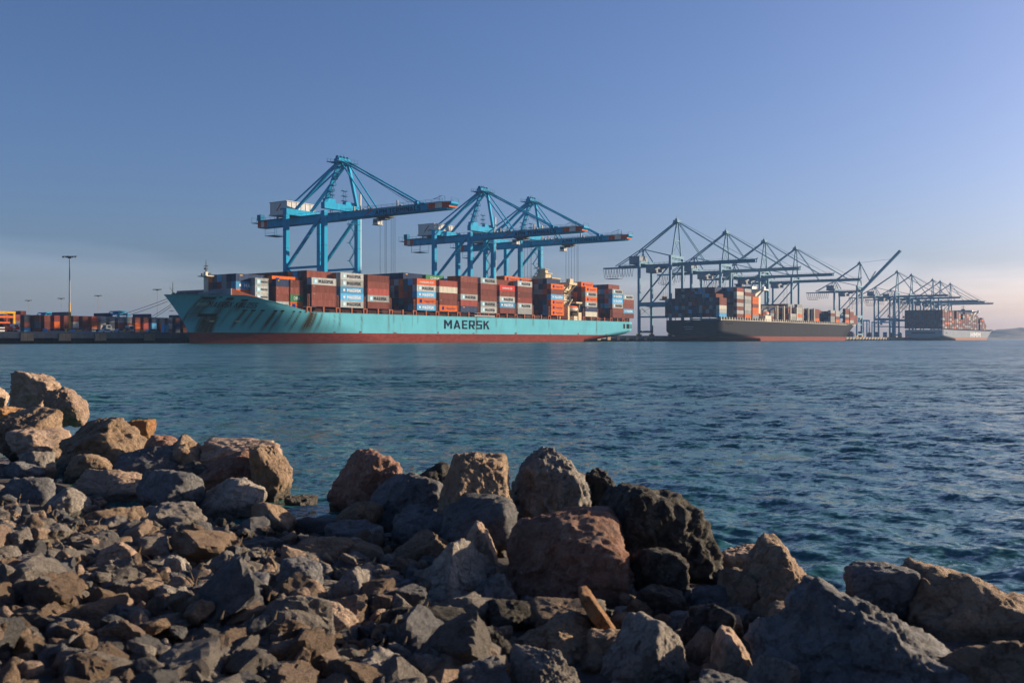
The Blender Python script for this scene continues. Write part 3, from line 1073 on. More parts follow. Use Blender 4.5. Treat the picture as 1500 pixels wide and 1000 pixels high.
# posts that carry the outer stacks, and tall lashing frames in the gaps between bays
BAYS = [('n', n, n * 14.27) for n in range(0, 12)] + [('n', n, n * 14.27) for n in (13.3, 14.3, 15.3, 16.25)]
for _, n, s in BAYS:
    part('deck_post', M['orange_rust'], ship, lambda m: m.box(s - .35, s + .35, -19.9, -19.2, 11.0, 13.2))
    g = s - 7.1
    part('deck_frame', M['orange_rust'], ship, lambda m: (m.box(g - 1.2, g - .7, -19.9, -19.3, 11, 13.1), m.box(g + .6, g + 1.1, -19.9, -19.3, 11, 13.1), m.box(g - .7, g + .6, -19.85, -19.35, 12.7, 13.05)))
    part('lashing_frame', M['brown_steel'], ship, lambda m: (m.box(g - .55, g - .25, -19.7, -19.2, 13.12, 17.6), m.box(g + .15, g + .45, -19.7, -19.2, 13.12, 17.6), m.box(g - .25, g + .15, -19.65, -19.25, 17.2, 17.55), m.box(g - .25, g + .15, -19.65, -19.25, 15.2, 15.4), m.box(g - .2, g + .1, -18, 18, 15.3, 15.5)))

# superstructure
hs = 172.5
house = part('superstructure', M['cream'], ship, lambda m: (m.box(hs - 6, hs + 6, -14.5, 14.5, 11.0, 28.6), m.box(hs - 6.4, hs + 5.4, -15.4, 15.4, 28.6, 29.0)))
for k in range(6):
    part('deck_ledge', M['cream_pale'], house, lambda m: m.box(hs - 6.3, hs + 6.3, -15.2, -14.52, 13.4 + 2.6 * k, 13.65 + 2.6 * k))
    for q in range(4):
        part('window', M['glass'], house, lambda m: m.box(hs - 4.6 + q * 2.6, hs - 3.8 + q * 2.6, -14.56, -14.4, 14.3 + 2.6 * k, 15.2 + 2.6 * k))
bridge = part('bridge', M['cream'], ship, lambda m: (m.box(hs - 5, hs + 2.5, -20.4, 9.0, 29.0, 30.2), m.box(hs - 4.6, hs + 3, -9.5, 8, 30.2, 32.6), m.box(hs - 5.2, hs + 3.4, -10, 8.6, 32.6, 32.95), m.box(hs - 4.4, hs - 1, -20.3, -18.2, 30.2, 32.0)))
for q in range(9):
    part('window', M['glass'], bridge, lambda m: m.box(hs - 4.7, hs - 4.55, -9.2 + 1.9 * q, -7.7 + 1.9 * q, 31.0, 32.2))
for q in range(3):
    part('window', M['glass'], bridge, lambda m: m.box(hs - 4.0 + 2.3 * q, hs - 2.2 + 2.3 * q, -9.62, -9.45, 31.0, 32.2))
part('bridge_rail', M['galv'], bridge, lambda m: [m.bar((hs - 5, y, 30.2), (hs - 5, y, 31.3), .1) for y in np.arange(-20, -9, 1.8)] + [m.bar((hs - 5, -20.2, 31.3), (hs - 5, -9.6, 31.3), .1)] + [m.bar((hs - 5, y, 32.9), (hs - 5, y, 34), .1) for y in np.arange(-9.6, 8.6, 2)] + [m.bar((hs - 5, -9.8, 34), (hs - 5, 8.4, 34), .1)])
part('bridge_brace', M['cream'], house, lambda m: (m.bar((hs - 4, -14.5, 24.5), (hs - 4, -19.5, 29), .7), m.bar((hs + 2, -14.5, 24.5), (hs + 2, -19.5, 29), .7)))
part('monkey_island', M['cream'], bridge, lambda m: (m.box(hs - 2.6, hs + 2.4, -4.4, 1.2, 32.95, 35.4), m.box(hs - 3.3, hs + 3, -5.2, 2, 35.4, 35.7), m.box(hs - 1, hs + 1.4, -3.2, 0, 35.7, 37.6), m.box(hs - 1.6, hs + 2, -3.8, .6, 37.6, 37.8)))
rmast = part('radar_mast', M['steel'], bridge, lambda m: (m.tube((hs, 1.9, 33), (hs, 1.9, 42.5), .35, 6, .12), m.bar((hs, -.3, 39), (hs, 4, 39), .25), m.bar((hs, .4, 40.8), (hs, 3.2, 40.8), .2)))
part('radar_scanner', M['white_paint'], rmast, lambda m: (m.box(hs - 2, hs - 1.6, .4, 3.6, 38.2, 38.6), m.box(hs - 1.9, hs - 1.5, -3.6, -1.0, 37.9, 38.3)))
part('funnel', M['cream'], ship, lambda m: (m.box(hs + 4, hs + 10.5, 2, 10, 28, 33.5), m.box(hs + 5, hs + 9.5, 3.2, 8.8, 33.5, 35)))
part('davit_house', M['cream'], ship, lambda m: m.box(hs - 5.2, hs - 3.6, -19.6, -15.2, 11, 17.8))
part('davit_house', M['cream'], ship, lambda m: m.box(hs + 5, hs + 8, -19.6, -16.0, 11, 15.2))
part('davit', M['cream'], ship, lambda m: m.bar((hs - 4.5, -19, 17.6), (hs - 1, -19.6, 21.8), .5))
part('davit', M['cream'], ship, lambda m: (m.bar((hs + 6.6, -18, 15), (hs + 8.2, -18.6, 20.0), .5), m.box(hs + 3.6, hs + 9.4, -19.2, -16, 19.8, 20.6)))
part('stores_box', M['cream_pale'], ship, lambda m: m.box(hs + 1, hs + 4.4, -19.4, -16.5, 11, 13.2))

lb = empty('lifeboat', Q(hs + 2.2, 26 + 18.0, 16.0), ROT)
tag(lb, 'orange and white lifeboat hanging in its davits below the bridge', 'lifeboat')


def boat(m, zlo, zhi, wmul):
    rings = []
    for k in range(9):
        u = -1 + 2 * k / 8
        w = 1.5 * wmul * (1 - abs(u) ** 2.6) + 0.05
        x = u * 4.4
        rise = 0.5 * abs(u) ** 2
        ring = []
        for a in range(7):
            an = math.pi * a / 6
            ring.append((x, math.cos(an) * w, zlo + rise * (1 if zhi < zlo else -.4) + (zhi - zlo) * math.sin(an)))
        rings.append(ring)
    vs = [p for r in rings for p in r]
    fs = [(k * 7 + a, k * 7 + a + 1, (k + 1) * 7 + a + 1, (k + 1) * 7 + a) for k in range(8) for a in range(6)]
    fs += [tuple(k * 7 for k in range(9)) + tuple(k * 7 + 6 for k in range(8, -1, -1))]
    m.add(vs, fs)


part('hull', M['warn_white'], lb, lambda m: boat(m, 1.2, -.4, 1.0), True)
part('canopy', M['life_orange'], lb, lambda m: boat(m, 1.22, 2.6, .98), True)

# ------------------------------------------------------------------ containers
def container_mesh(name, ln, with_mat):
    m = MB()
    hw, H = 1.22, 2.59
    hl = ln / 2 - 0.06
    e = 0.05
    m.box(-hl + e, hl - e, -hw + e, hw - e, 0.08, H - 0.06)                 # panels
    for sx in (-1, 1):
        for sy in (-1, 1):
            x0, x1 = sorted((sx * hl, sx * (hl - .18)))
            y0, y1 = sorted((sy * hw, sy * (hw - .16)))
            m.box(x0, x1, y0, y1, 0, H)                                     # corner posts
    for sy in (-1, 1):
        y0, y1 = sorted((sy * hw, sy * (hw - .1)))
        m.box(-hl + .18, hl - .18, y0, y1, 0, .16)
        m.box(-hl + .18, hl - .18, y0, y1, H - .11, H - .01)
    for sx in (-1, 1):
        x0, x1 = sorted((sx * hl, sx * (hl - .1)))
        m.box(x0, x1, -hw + .16, hw - .16, 0, .16)
        m.box(x0, x1, -hw + .16, hw - .16, H - .13, H - .01)
    for y in (-.75, -.3, .3, .75):
        m.box(-hl + e - .035, -hl + e - .002, y - .03, y + .03, .17, H - .14)  # door bars
    o = m.build(name, with_mat)
    me = o.data
    bpy.data.objects.remove(o)
    return me


ME40 = container_mesh('container_forty', 12.19, M['box_B'])
ME20 = container_mesh('container_twenty', 6.06, M['box_B'])


def flat_mesh(name, verts, faces, mat):
    me = bpy.data.meshes.new(name)
    me.from_pydata(verts, [], faces)
    me.materials.append(mat)
    return me


def text_me(s, x0, w, z0, h, mat):
    v, f = block_uv(s) if s == 'MAERSK' else text_uv(s, 0.0)
    um = v[:, 0].max()
    return flat_mesh('lettering', [(x0 + a / um * w, -1.235, z0 + b * h) for a, b in v], f, mat)


def star_me(x, z, r, mat, y=-1.245):
    pts = [(x, y, z)]
    for k in range(14):
        rr = r if k % 2 == 0 else r * 0.45
        an = math.pi / 2 + k * math.pi / 7
        pts.append((x + math.cos(an) * rr, y, z + math.sin(an) * rr))
    return flat_mesh('emblem', pts, [(0, 1 + (k + 1) % 14, 1 + k) for k in range(14)], mat)


def square_me(x0, x1, z0, z1, mat, y=-1.235):
    return flat_mesh('emblem', [(x0, y, z0), (x1, y, z0), (x1, y, z1), (x0, y, z1)], [(0, 1, 2, 3)], mat)


LET = {}
for ln, k in ((12.19, 1.0), (6.06, 0.48)):
    LET[('G', ln)] = [square_me(-4.9 * k, -4.9 * k + 1.7, .45, 2.15, M['pale_ink']), star_me(-4.9 * k + .85, 1.3, .65, M['white_ink']), text_me('MAERSK', -2.6 if k == 1 else -.4, 7.2 if k == 1 else 2.9, .65 if k == 1 else .95, 1.25 * (1 if k == 1 else .52), M['ink'])]
    LET[('L', ln)] = [star_me(-4.2 * k, 1.3, .72, M['white_ink']), text_me('MAERSK', -2.6 * k, 7.2 * k, .65, 1.2 * (1 if k == 1 else .6), M['white_ink'])]
    LET[('O', ln)] = [square_me(-4.2 * k, -4.2 * k + 1.3, .6, 1.95, M['blue_ink']), text_me('Hapag-Lloyd', -1.6 * k, 6.2 * k, .65, 1.05 * (1 if k == 1 else .6), M['blue_ink'])]
    LET[('H', ln)] = [text_me('HAMBURG SÜD', -3.8 * k, 7.6 * k, .75, 1.05 * (1 if k == 1 else .6), M['white_ink'])]
    LET[('S', ln)] = [text_me('HAMBURG SÜD', -4.2 * k, 8.6 * k, .8, .95 * (1 if k == 1 else .6), M['white_ink'])]
    LET[('E', ln)] = [text_me('CHINA', -3.0 * k, 6.0 * k, .75, 1.1, M['white_ink'])]
    LET[('B', ln)] = [square_me(-5.3 * k, -4.5 * k, 1.85, 2.05, M['galv'])]
    LET[('R', ln)] = [square_me(-5.3 * k, -4.5 * k, 1.85, 2.05, M['galv'])]
    LET[('N', ln)] = [square_me(-4.4 * k, -3.2 * k, 1.9, 2.2, M['yellow'])]
ORD = ['first', 'second', 'third', 'fourth', 'fifth', 'sixth', 'seventh', 'eighth', 'ninth', 'tenth', 'eleventh', 'twelfth', 'thirteenth', 'fourteenth', 'fifteenth', 'sixteenth', 'seventeenth', 'eighteenth']
MARK = {'G': ' with star emblem', 'L': ' with white lettering', 'O': ' with blue lettering', 'H': ' with white lettering', 'S': ' with white lettering', 'E': ' with white lettering'}
STUFF = MB()     # every container past the three hundred that show largest
n_single = 0


def put_container(code, s, t, z, ln, label, group, letters=True, rz=ROT):
    global n_single
    o = bpy.data.objects.new('shipping_container', ME40 if ln > 7 else ME20)
    o.location = Q(s, t, z)
    o.rotation_euler = (0, 0, rz)
    col.objects.link(o)
    o.material_slots[0].link = 'OBJECT'
    o.material_slots[0].material = M['box_' + code]
    tag(o, label, 'container', group)
    n_single += 1
    if letters:
        for me in LET.get((code, ln), []):
            c = bpy.data.objects.new(me.name.split('.')[0], me)
            col.objects.link(c)
            c.parent = o
    return o


def stuff_container(code, s, t, z, ln, along=True):
    hl, hw = (ln / 2 - .06, 1.2) if along else (1.2, ln / 2 - .06)
    pts = [Q(s - hl, t - hw, z + .02), Q(s + hl, t - hw, z + .02), Q(s + hl, t + hw, z + .02), Q(s - hl, t + hw, z + .02)]
    STUFF.poly(pts, (0, 0, 2.53), CKEYS.index(code))


DARK = 'BBBKKRRDDggNNGGLOTLO'
TIER = 2.595
Z0 = 13.22
# (name of the bay, s, outer t, rows, empty outer rows, outermost stack bottom to top, tiers inboard)
bays = [
    ('first', -28.5, 40.0, 6, 0, None, 4),
    ('second', -14.3, 44.0, 14, 0, None, 4),
    ('third', 0.0, 46.0, 16, 0, 'BBBG', 5),
    ('fourth', 14.27, 46.0, 16, 0, 'GLLGG', 5),
    ('fifth', 28.54, 46.0, 16, 0, 'BGRBB', 5),
    ('sixth', 42.81, 46.0, 16, 5, None, 4),
    ('seventh', 57.08, 46.0, 16, 0, 'LOLGS', 5),
    ('eighth', 71.35, 46.0, 16, 0, 'OBBWR', 5),
    ('ninth', 85.62, 46.0, 16, 0, 'NRGBBB', 6),
    ('tenth', 99.89, 46.0, 16, 0, 'GGBBBG', 6),
    ('eleventh', 114.16, 46.0, 16, 0, 'BLGBH', 6),
    ('twelfth', 128.43, 46.0, 16, 0, 'gGRBBG', 6),
    ('thirteenth', 142.7, 46.0, 16, 4, None, 6),
    ('fourteenth', 156.97, 46.0, 16, 0, 'OOOLBO', 7),
    ('fifteenth', 189.8, 46.0, 16, 0, 'WNGOGO', 7),
    ('sixteenth', 204.1, 46.0, 16, 4, None, 6),
    ('seventeenth', 218.3, 46.0, 16, 0, 'BBGLLG', 7),
    ('eighteenth', 231.4, 45.6, 15, 0, 'BLBBG', 5),
]
rnd = random.Random(11)
occ = {}
for bi, (bn, s, to, rows, gap, port, hin) in enumerate(bays):
    for r in range(rows):
        if r < gap:
            continue
        if bn == 'second' and r == 0:
            continue
        if r == 0 and port:
            st = port
        else:
            h = hin
            if r == 1 and hin > 5 and bn not in ('ninth',):
                h = hin
            st = ''.join(rnd.choice(DARK) for _ in range(h))
            if bn == 'first':
                st = ['BOLN', 'BDDN', 'BBgg', 'KDRL', 'BgDD', 'BKBO'][r]
            if bn == 'second':
                st = ['', 'BBBO', 'BDBO'][r] if r in (1, 2) else st
            if bn == 'third' and r == 1:
                st = 'BBBBB'
            if bn == 'seventh':
                st = st[:5] + ('TTTNNNTNTN'[r % 10] if r > 2 else '')
            if bn == 'eighth' and r == 3:
                st = st[:5] + 'E'
            if bn == 'eighth' and r > 3:
                st = st[:5] + 'N'
            if bn == 'thirteenth' and r == 4:
                st = st[:6] + 'O'
            if bn == 'twelfth' and r in (3, 4):
                st = st[:6] + 'O'
            if bn == 'fourteenth' and r in (1, 2, 3, 4):
                st = st[:6] + 'NgRB'[r - 1]
            if bn == 'fifteenth' and r == 1:
                st = st[:6] + 'O'
            if bn == 'seventeenth' and r == 1:
                st = st[:6] + 'B'
            if bn == 'seventeenth':
                st = st[:2] + 'DLL'[r % 3] + st[3:] if r < 4 else st
        for k, c in enumerate(st):
            occ[(bi, r, k)] = c
# two twenty foot stacks stand outermost in the two foremost bays
twenty = [(-25.4, 42.4, ' GGG', 'aft half of the first bay'), (-17.4, 43.7, 'GBBN', 'fore half of the second bay'), (-11.1, 43.9, 'OEBB', 'aft half of the second bay')]
for s, to, st, where in twenty:
    for k, c in enumerate(st):
        if c == ' ':
            continue
        put_container(c, s, to - 1.22, Z0 - 1.2 + TIER * k, 6.06, f'{CC[c][1]} short container{MARK.get(c, "")}, {ORD[k]} tier, {where}', 'containers on the light blue ship')
for (bi, r, k), c in list(occ.items()):
    bn, s, to, rows, gap, port, hin = bays[bi]
    if bn == 'first' and k == 0:
        continue                      # below the forecastle deck
    side = (bi, r - 1, k) not in occ
    if bn == 'second' and r == 1:
        side = True
    front = bi == 0 or (bi - 1, r, k) not in occ or bn == 'fifteenth' or gap > 0 or (bays[bi - 1][4] > 0 and r <= bays[bi - 1][4] + 3)
    edge = r <= gap + 1
    if not (side or front or edge):
        continue
    t = to - 1.22 - 2.5 * r
    z = Z0 + TIER * k
    rowtxt = 'outer row' if r == 0 else f'{ORD[r]} row'
    lab = f'{CC[c][1]} container{MARK.get(c, "")}, {ORD[k]} tier, {rowtxt}, {bn} bay from bow'
    if (side and (r < 3 + gap or k >= 4)) or r <= gap or (front and r <= (5 if bi else 6) and (bi == 0 or bays[bi - 1][4] > 0 or bn == 'fifteenth' or (k >= bays[bi - 1][6] and r < 3)) and not gap):
        put_container(c, s, t, z, 12.19, lab, 'containers on the light blue ship', letters=side and (c not in 'BRN' or rnd.random() < .35))
    else:
        stuff_container(c, s, t, z, 12.19)
print('containers on the near ship', n_single)

# ------------------------------------------------------------------ the black and the grey ship
def far_ship(name, s_wl, P, mat, label):
    root = empty('container_ship', Q(s_wl, P['t_mid'], 0), ROT + math.pi)
    tag(root, label, 'ship', 'container ships moored at the quay')
    make_hull(P, root, mat, None, nz=36)
    return root


BP = dict(xwl=0.0, rake=9.0, zstem=3.0, zbow=17.0, x_fc0=18.0, x_fc1=60.0, zdeck=14.4, half=20.6, t_mid=26.6,
          len_low=90.0, len_top=50.0, x_run=275.0, x_end=348.0, zcounter=2.6, bilge=5.0, bulwark=0.3)
black = far_ship('black', 703.0, BP, M['hull_black'], 'black container ship with its dark stern towards us beside grey cranes')
GP = dict(xwl=0.0, rake=16.0, zstem=3.0, zbow=16.5, x_fc0=18.0, x_fc1=60.0, zdeck=13.4, half=23.0, t_mid=28.6,
          len_low=95.0, len_top=55.0, x_run=320.0, x_end=398.0, zcounter=2.4, bilge=5.0, bulwark=0.3)
grey = far_ship('grey', 1434.0, GP, M['hull_grey'], 'hazy pale grey container ship farthest along the quay')
ghb = hull_funcs(GP)[2]
word('lettering', 'HMM', 78.0, 6.6, lambda u, v: (215.0 - u, float(ghb(np.array(215.0 - u), np.array(4.6 + v))) + .12, 4.6 + v), M['white_ink'], grey, None)
for a, c in ((372, 374.5), (378, 380)):
    part('mooring_opening', M['dark_hole'], grey, lambda m: m.box(a, c, 21.5, 23.08, 8.6, 10.6))
part('stern_recess', M['dark_hole'], grey, lambda m: m.box(397.6, 398.1, -14, 14, 8.6, 10.2))
# black ship details
for z, w in ((9.6, 7.0), (8.1, 5.5), (13.2, 4.0)):
    part('stern_lettering', M['galv'], black, lambda m: m.box(347.9, 348.08, -w / 2 - 2, w / 2 - 2, z, z + .45))
for k in range(4):
    part('mooring_opening', M['dark_hole'], black, lambda m: m.box(336 - 3.4 * k, 338 - 3.4 * k, 19.2, 20.72, 11.4, 13.0))
part('stern_rail', M['steel'], black, lambda m: [m.bar((346, y, 14.3), (346, y, 21), .35) for y in np.arange(-19, 20, 6.3)] + [m.bar((346, -19, z), (346, 19, z), .3) for z in (16.5, 18.7, 21)] + [m.bar((346, -19, 14.3), (346, -19, 25), .4)])
po = part('lashing_posts', M['cream_pale'], black, lambda m: [m.box(x - .45, x + .45, 19.7, 20.4, 14.2, 16.4) for x in np.arange(30, 345, 4.7)] + [m.box(30, 345, 19.8, 20.3, 14.15, 14.7)])
tag(po, kind='stuff')
for x in np.arange(150, 248, 14.5):
    part('lashing_frame', M['cream_pale'], black, lambda m: (m.box(x - .5, x + .5, 18.6, 20.2, 16.4, 27.0), m.box(x - .3, x + .3, -18, 18.6, 26, 26.8)))
po = part('lashing_posts', M['steel'], grey, lambda m: [m.box(x - .4, x + .4, 22.2, 22.9, 13.3, 15.0) for x in np.arange(30, 390, 7.3)])
tag(po, kind='stuff')


def tower(root, x, half, z0, z1, wing):
    h = part('superstructure', M['cream_pale'], root, lambda m: m.box(x - 6, x + 6, -half * .72, half * .72, z0, z1 - 3.2))
    br = part('bridge', M['white_paint'], root, lambda m: (m.box(x - 5, x + 5, -wing, wing, z1 - 3.2, z1 - 2.2), m.box(x - 4.5, x + 4.5, -half * .6, half * .6, z1 - 2.2, z1), m.bar((x + 3, half * .72, z1 - 9), (x + 3, wing - 1, z1 - 2.9), 1.2), m.box(x + 1, x + 4.5, wing - 2.2, wing, z1 - 2.2, z1 - .6)))
    part('window_band', M['glass'], br, lambda m: m.box(x + 4.45, x + 4.6, -half * .55, half * .55, z1 - 1.5, z1 - .5))
    part('radar_mast', M['steel'], br, lambda m: (m.tube((x, 1, z1), (x, 1, z1 + 8), .5, 6, .2), m.bar((x, -2, z1 + 5), (x, 4, z1 + 5), .4), m.box(x - 2, x + 2, -1.5, 3.5, z1, z1 + 2)))


tower(black, 703 - 438, 20.6, 14.2, 40.5, 21.5)
tower(grey, 1434 - 1290, 23, 13.2, 44, 23)
lb2 = empty('lifeboat', Q(446, 26.6 + 18.6, 19.5), ROT)
tag(lb2, 'small orange and white lifeboat amidships on the black ship', 'lifeboat')
part('hull', M['warn_white'], lb2, lambda m: boat(m, 1.2, -.4, 1.0), True)
part('canopy', M['life_orange'], lb2, lambda m: boat(m, 1.22, 2.6, .98), True)
part('cradle', M['cream_pale'], black, lambda m: m.box(703 - 452, 703 - 440, 16.4, 20.1, 14.3, 18.9))

rnd = random.Random(5)


def fill_bay(s, to, rows, gap, port, hin, z0, pal, face):
    """only the boxes that show from the water or from astern"""
    for r in range(rows):
        if r < gap:
            continue
        st = port if (r == 0 and port) else ''.join(rnd.choice(pal) for _ in range(hin(r) if callable(hin) else hin))
        for k, c in enumerate(st):
            if r <= gap or face or (face is None and k >= 4):
                stuff_container(c, s, to - 1.25 - 2.5 * r, z0 + TIER * k, 12.19)


PAL2 = 'DDDggNNBKBKDRLTgN'
PALG = 'BKBBKDgOGKBBg'
zb = 16.4
fill_bay(361.5, 46.8, 16, 0, 'LGWBB', lambda r: 6 if r < 12 else 5, zb, PAL2, True)
fill_bay(377.0, 46.8, 16, 4, None, lambda r: 8, zb, PAL2, None)
fill_bay(391.5, 46.8, 16, 0, 'BGBGBGWR', lambda r: 8, zb, PAL2, None)
fill_bay(406.0, 46.8, 16, 0, 'OgGGgGBG', lambda r: 8, zb, PAL2, None)
fill_bay(420.5, 46.8, 16, 0, 'gOOBOO', lambda r: 7, zb, PAL2, None)
for k in range(17):
    s = 458 + 14.5 * k
    if k < 3:
        fill_bay(s, 46.8, 16, 3, None, 4, zb, 'DgNKBO', True)
    elif k == 3:
        fill_bay(s, 46.8, 16, 0, 'gG', 5, zb, 'OBRgB', True)
    elif k in (5, 6, 8, 9, 12):
        fill_bay(s, 46.8, 16, 3, None, 4, zb, 'DNKBgB', True)
    elif k == 16:
        fill_bay(s, 42, 12, 0, 'BBB', 3, zb, PALG, None)
    else:
        fill_bay(s, 46.8 if k < 15 else 44, 15, 0, ''.join(rnd.choice('BGOGBRg') for _ in range(5 if k in (4, 13, 14) else 4)), 4, zb, PALG, None)
zb = 15.0
for k in range(26):
    s = 1042 + 14.5 * k
    if 1280 < s < 1302:
        continue
    hmax = 9 if k < 15 else max(4, 9 - (k - 14) // 2)
    hp = hmax - rnd.choice((0, 0, 0, 1)) if k not in (5, 8) else 5
    to = 51.4 if k < 20 else 51.4 - (k - 19) * 1.6
    fill_bay(s, to, 18 if k < 20 else 14, 0, ''.join(rnd.choice(PALG) for _ in range(hp)), hmax, zb, 'KBDNKB', True if k == 0 else None)

# ------------------------------------------------------------------ quay cranes
def bogies(root, mat, y, xs):
    for x in xs:
        bg = part('bogie', M['yellow'], root, lambda m: (m.box(x - 3.4, x + 3.4, y - .6, y + .6, .9, 1.7), m.box(x - 1.0, x + 1.0, y - .55, y + .55, 1.7, 2.6)))
        for k in range(4):
            part('wheel', M['steel'], bg, lambda m: m.tube((x - 2.6 + 1.73 * k, y - .35, .5), (x - 2.6 + 1.73 * k, y + .35, .5), .5, 10))


def crane_a():
    c = M['crane_blue']
    r = empty('quay_crane', (0, 0, 0), ROT)
    G = 24.0
    bogies(r, c, 0, (-10, 10))
    bogies(r, c, G, (-10, 10))
    for y in (0, G):
        part('sill_beam', c, r, lambda m: m.box(-11.2, 11.2, y - .9, y + .9, 2.6, 4.4))
        for x in (-10, 10):
            lg = part('leg', c, r, lambda m: (m.box(x - .95, x + .95, y - 1.05, y + 1.05, 4.4, 53.0),))
            for z in (13, 22, 38, 46):
                part('leg_rib', M['crane_deep'], lg, lambda m: m.box(x - .99, x + .99, y - 1.09, y + 1.09, z, z + .25))
        part('cross_beam', c, r, lambda m: m.box(-10.9, 10.9, y - 1.2, y + 1.2, 53.02, 55.7) if y else m.box(-10.9, 10.9, -1.1, 1.1, 53.9, 56.6))
    for x in (-10, 10):
        part('portal_beam', c, r, lambda m: m.box(x - .7, x + .7, 1.05, G - 1.05, 13.5, 15.3))
        part('tie_bar', c, r, lambda m: m.box(x - .4, x + .4, 1.05, G - 1.05, 28.7, 29.7))
        part('brace', c, r, lambda m: m.bar((x, G - .8, 30.0), (x, .8, 52.0), 1.0, 1.2))
        part('brace', c, r, lambda m: m.bar((x, G - .8, 29.0), (x, .8, 15.6), .8, 1.0))
    # main girder and boom: two boxes hinged at the water-side legs
    gd = part('girder', c, r, lambda m: (m.box(-2.5, 2.5, -1.6, 52.0, 49.6, 52.9), m.box(-2.9, 2.9, -1.6, 51, 52.9, 53.0)))
    bm = part('boom', c, r, lambda m: (m.box(-2.3, 2.3, -61.5, -1.7, 49.8, 52.7), m.poly([(-2.3, -61.52, 52.6), (-2.3, -61.52, 50.2), (-2.3, -63.6, 51.8), (-2.3, -63.6, 52.6)], (4.6, 0, 0))))
    for nm, y0, ys, pr in (('warning_panel', -62.6, 4.4, bm), ('warning_panel', 52.02, -2.7, gd)):
        for k in range(3):
            a, d = sorted((y0 + ys * k * .82, y0 + ys * (k + 1) * .82))
            mt = M['warn_red'] if k % 2 == 0 else M['warn_white']
            part(nm, mt, pr, lambda m: m.box(-2.56, 2.56, a, d, 50.4 if ys > 0 else 49.8, 52.55))
    for side in (-1, 1):
        part('walkway', M['crane_deep'], bm, lambda m: [m.box(*sorted((side * 2.3, side * 3.3)), -60, -2, 52.75, 52.85)] + [m.bar((side * 3.25, y, 52.8), (side * 3.25, y, 53.9), .09) for y in np.arange(-60, -1, 3.0)] + [m.bar((side * 3.25, -60, 53.9), (side * 3.25, -2, 53.9), .09), m.bar((side * 3.25, -60, 53.35), (side * 3.25, -2, 53.35), .07)])
        part('walkway', M['crane_deep'], gd, lambda m: [m.box(*sorted((side * 2.92, side * 3.8)), 0, 51, 52.75, 52.85)] + [m.bar((side * 3.75, y, 52.8), (side * 3.75, y, 53.9), .09) for y in np.arange(0, 51, 3.0)] + [m.bar((side * 3.75, 0, 53.9), (side * 3.75, 51, 53.9), .09)])
    # A-frame
    TOP = 74.5
    for x in (-1, 1):
        part('tower_leg', c, r, lambda m: m.bar((x * 9.6, -.2, 56.6), (x * 2.8, -1.5, TOP), 1.2, 1.3))
        part('rear_leg', c, r, lambda m: m.bar((x * 4.6, G, 55.7), (x * 2.4, -.4, TOP), 1.0, 1.1))
        part('back_stay', c, r, lambda m: m.bar((x * 2.4, 39, 53.2), (x * 2.0, 0, TOP + .5), .5, .65))
        part('fore_stay', c, r, lambda m: m.bar((x * 2.1, -45, 53.4), (x * 2.4, -2.2, TOP + .8), .5, .6))
        part('inner_stay', c, r, lambda m: m.bar((x * 2.1, -20, 53.0), (x * 2.2, -2.2, TOP), .4, .5))
        part('rope_line', M['rope'], r, lambda m: m.tube((x * 1.2, -40, 54.2), (x * 1.2, -2, TOP + 1.6), .09, 5))
        part('stay_bracket', c, bm, lambda m: m.box(x * 2.1 - .4, x * 2.1 + .4, -46, -44.4, 52.7, 54.0))
    crown = part('crown', c, r, lambda m: (m.box(-4.6, 4.6, -3.2, 1.6, TOP - .3, TOP + .4), m.box(-3.4, 3.4, -2.2, .8, TOP + .4, TOP + 1.9)))
    for x in (-3, -1, 1, 3):
        part('sheave', M['crane_deep'], crown, lambda m: m.tube((x - .25, -.7, TOP + 2.2), (x + .25, -.7, TOP + 2.2), .95, 12))
    part('crown_rail', M['crane_deep'], crown, lambda m: [m.bar((x, y, TOP + .4), (x, y, TOP + 1.7), .11) for x in np.arange(-6, 6.1, 2) for y in (-4.0, 2.4)] + [m.bar((-6, y, TOP + 1.7), (6, y, TOP + 1.7), .1) for y in (-4, 2.4)] + [m.box(-6.2, 6.2, -4.2, -3.22, TOP + .1, TOP + .35), m.box(-6.2, 6.2, 1.62, 2.6, TOP + .1, TOP + .35), m.bar((1.5, 0, TOP + 2), (1.5, 0, TOP + 4.2), .14), m.bar((-1.5, -1, TOP + 2), (-1.5, -1, TOP + 3.8), .14)])
    # ladders up the tower
    part('tower_ladder', M['crane_deep'], r, lambda m: [q for k in range(6) for q in (m.box(-9.2 + k * .95, -7.2 + k * .95, -2.6, -1.2, 58.5 + 2.75 * k, 58.7 + 2.75 * k), m.bar((-9.1 + k * .95, -2.5, 58.7 + 2.75 * k), (-9.1 + k * .95, -2.5, 59.7 + 2.75 * k), .12), m.bar((-7.3 + k * .95, -2.5, 58.7 + 2.75 * k), (-7.0 + k * .95, -1.3, 61.3 + 2.75 * k), .16))])
    # machinery house with its emblem stroke
    hs = part('machinery_house', M['house_white'], r, lambda m: (m.box(-8.5, 8.5, 25.5, 36.5, 54.1, 59.3), m.box(-8.8, 8.8, 25.2, 36.8, 59.3, 59.6), m.box(-8.8, 8.8, 25, 37, 53.5, 54.1)))
    for k in range(7):
        part('wall_rib', M['house_white'], hs, lambda m: m.box(-8.3 + 2.75 * k, -8.15 + 2.75 * k, 25.36, 25.49, 54.2, 59.2))
    part('emblem', M['red_ink'], hs, lambda m: m.poly([(-8.56, 32.5, 55.4), (-8.56, 31.6, 55.5), (-8.56, 28.8, 58.4), (-8.56, 29.4, 58.5)], (.04, 0, 0)))
    word('lettering', 'APM', 2.6, .8, lambda u, v: (-8.57, 29.8 - u, 55.6 + v), M['ink'], hs, None)
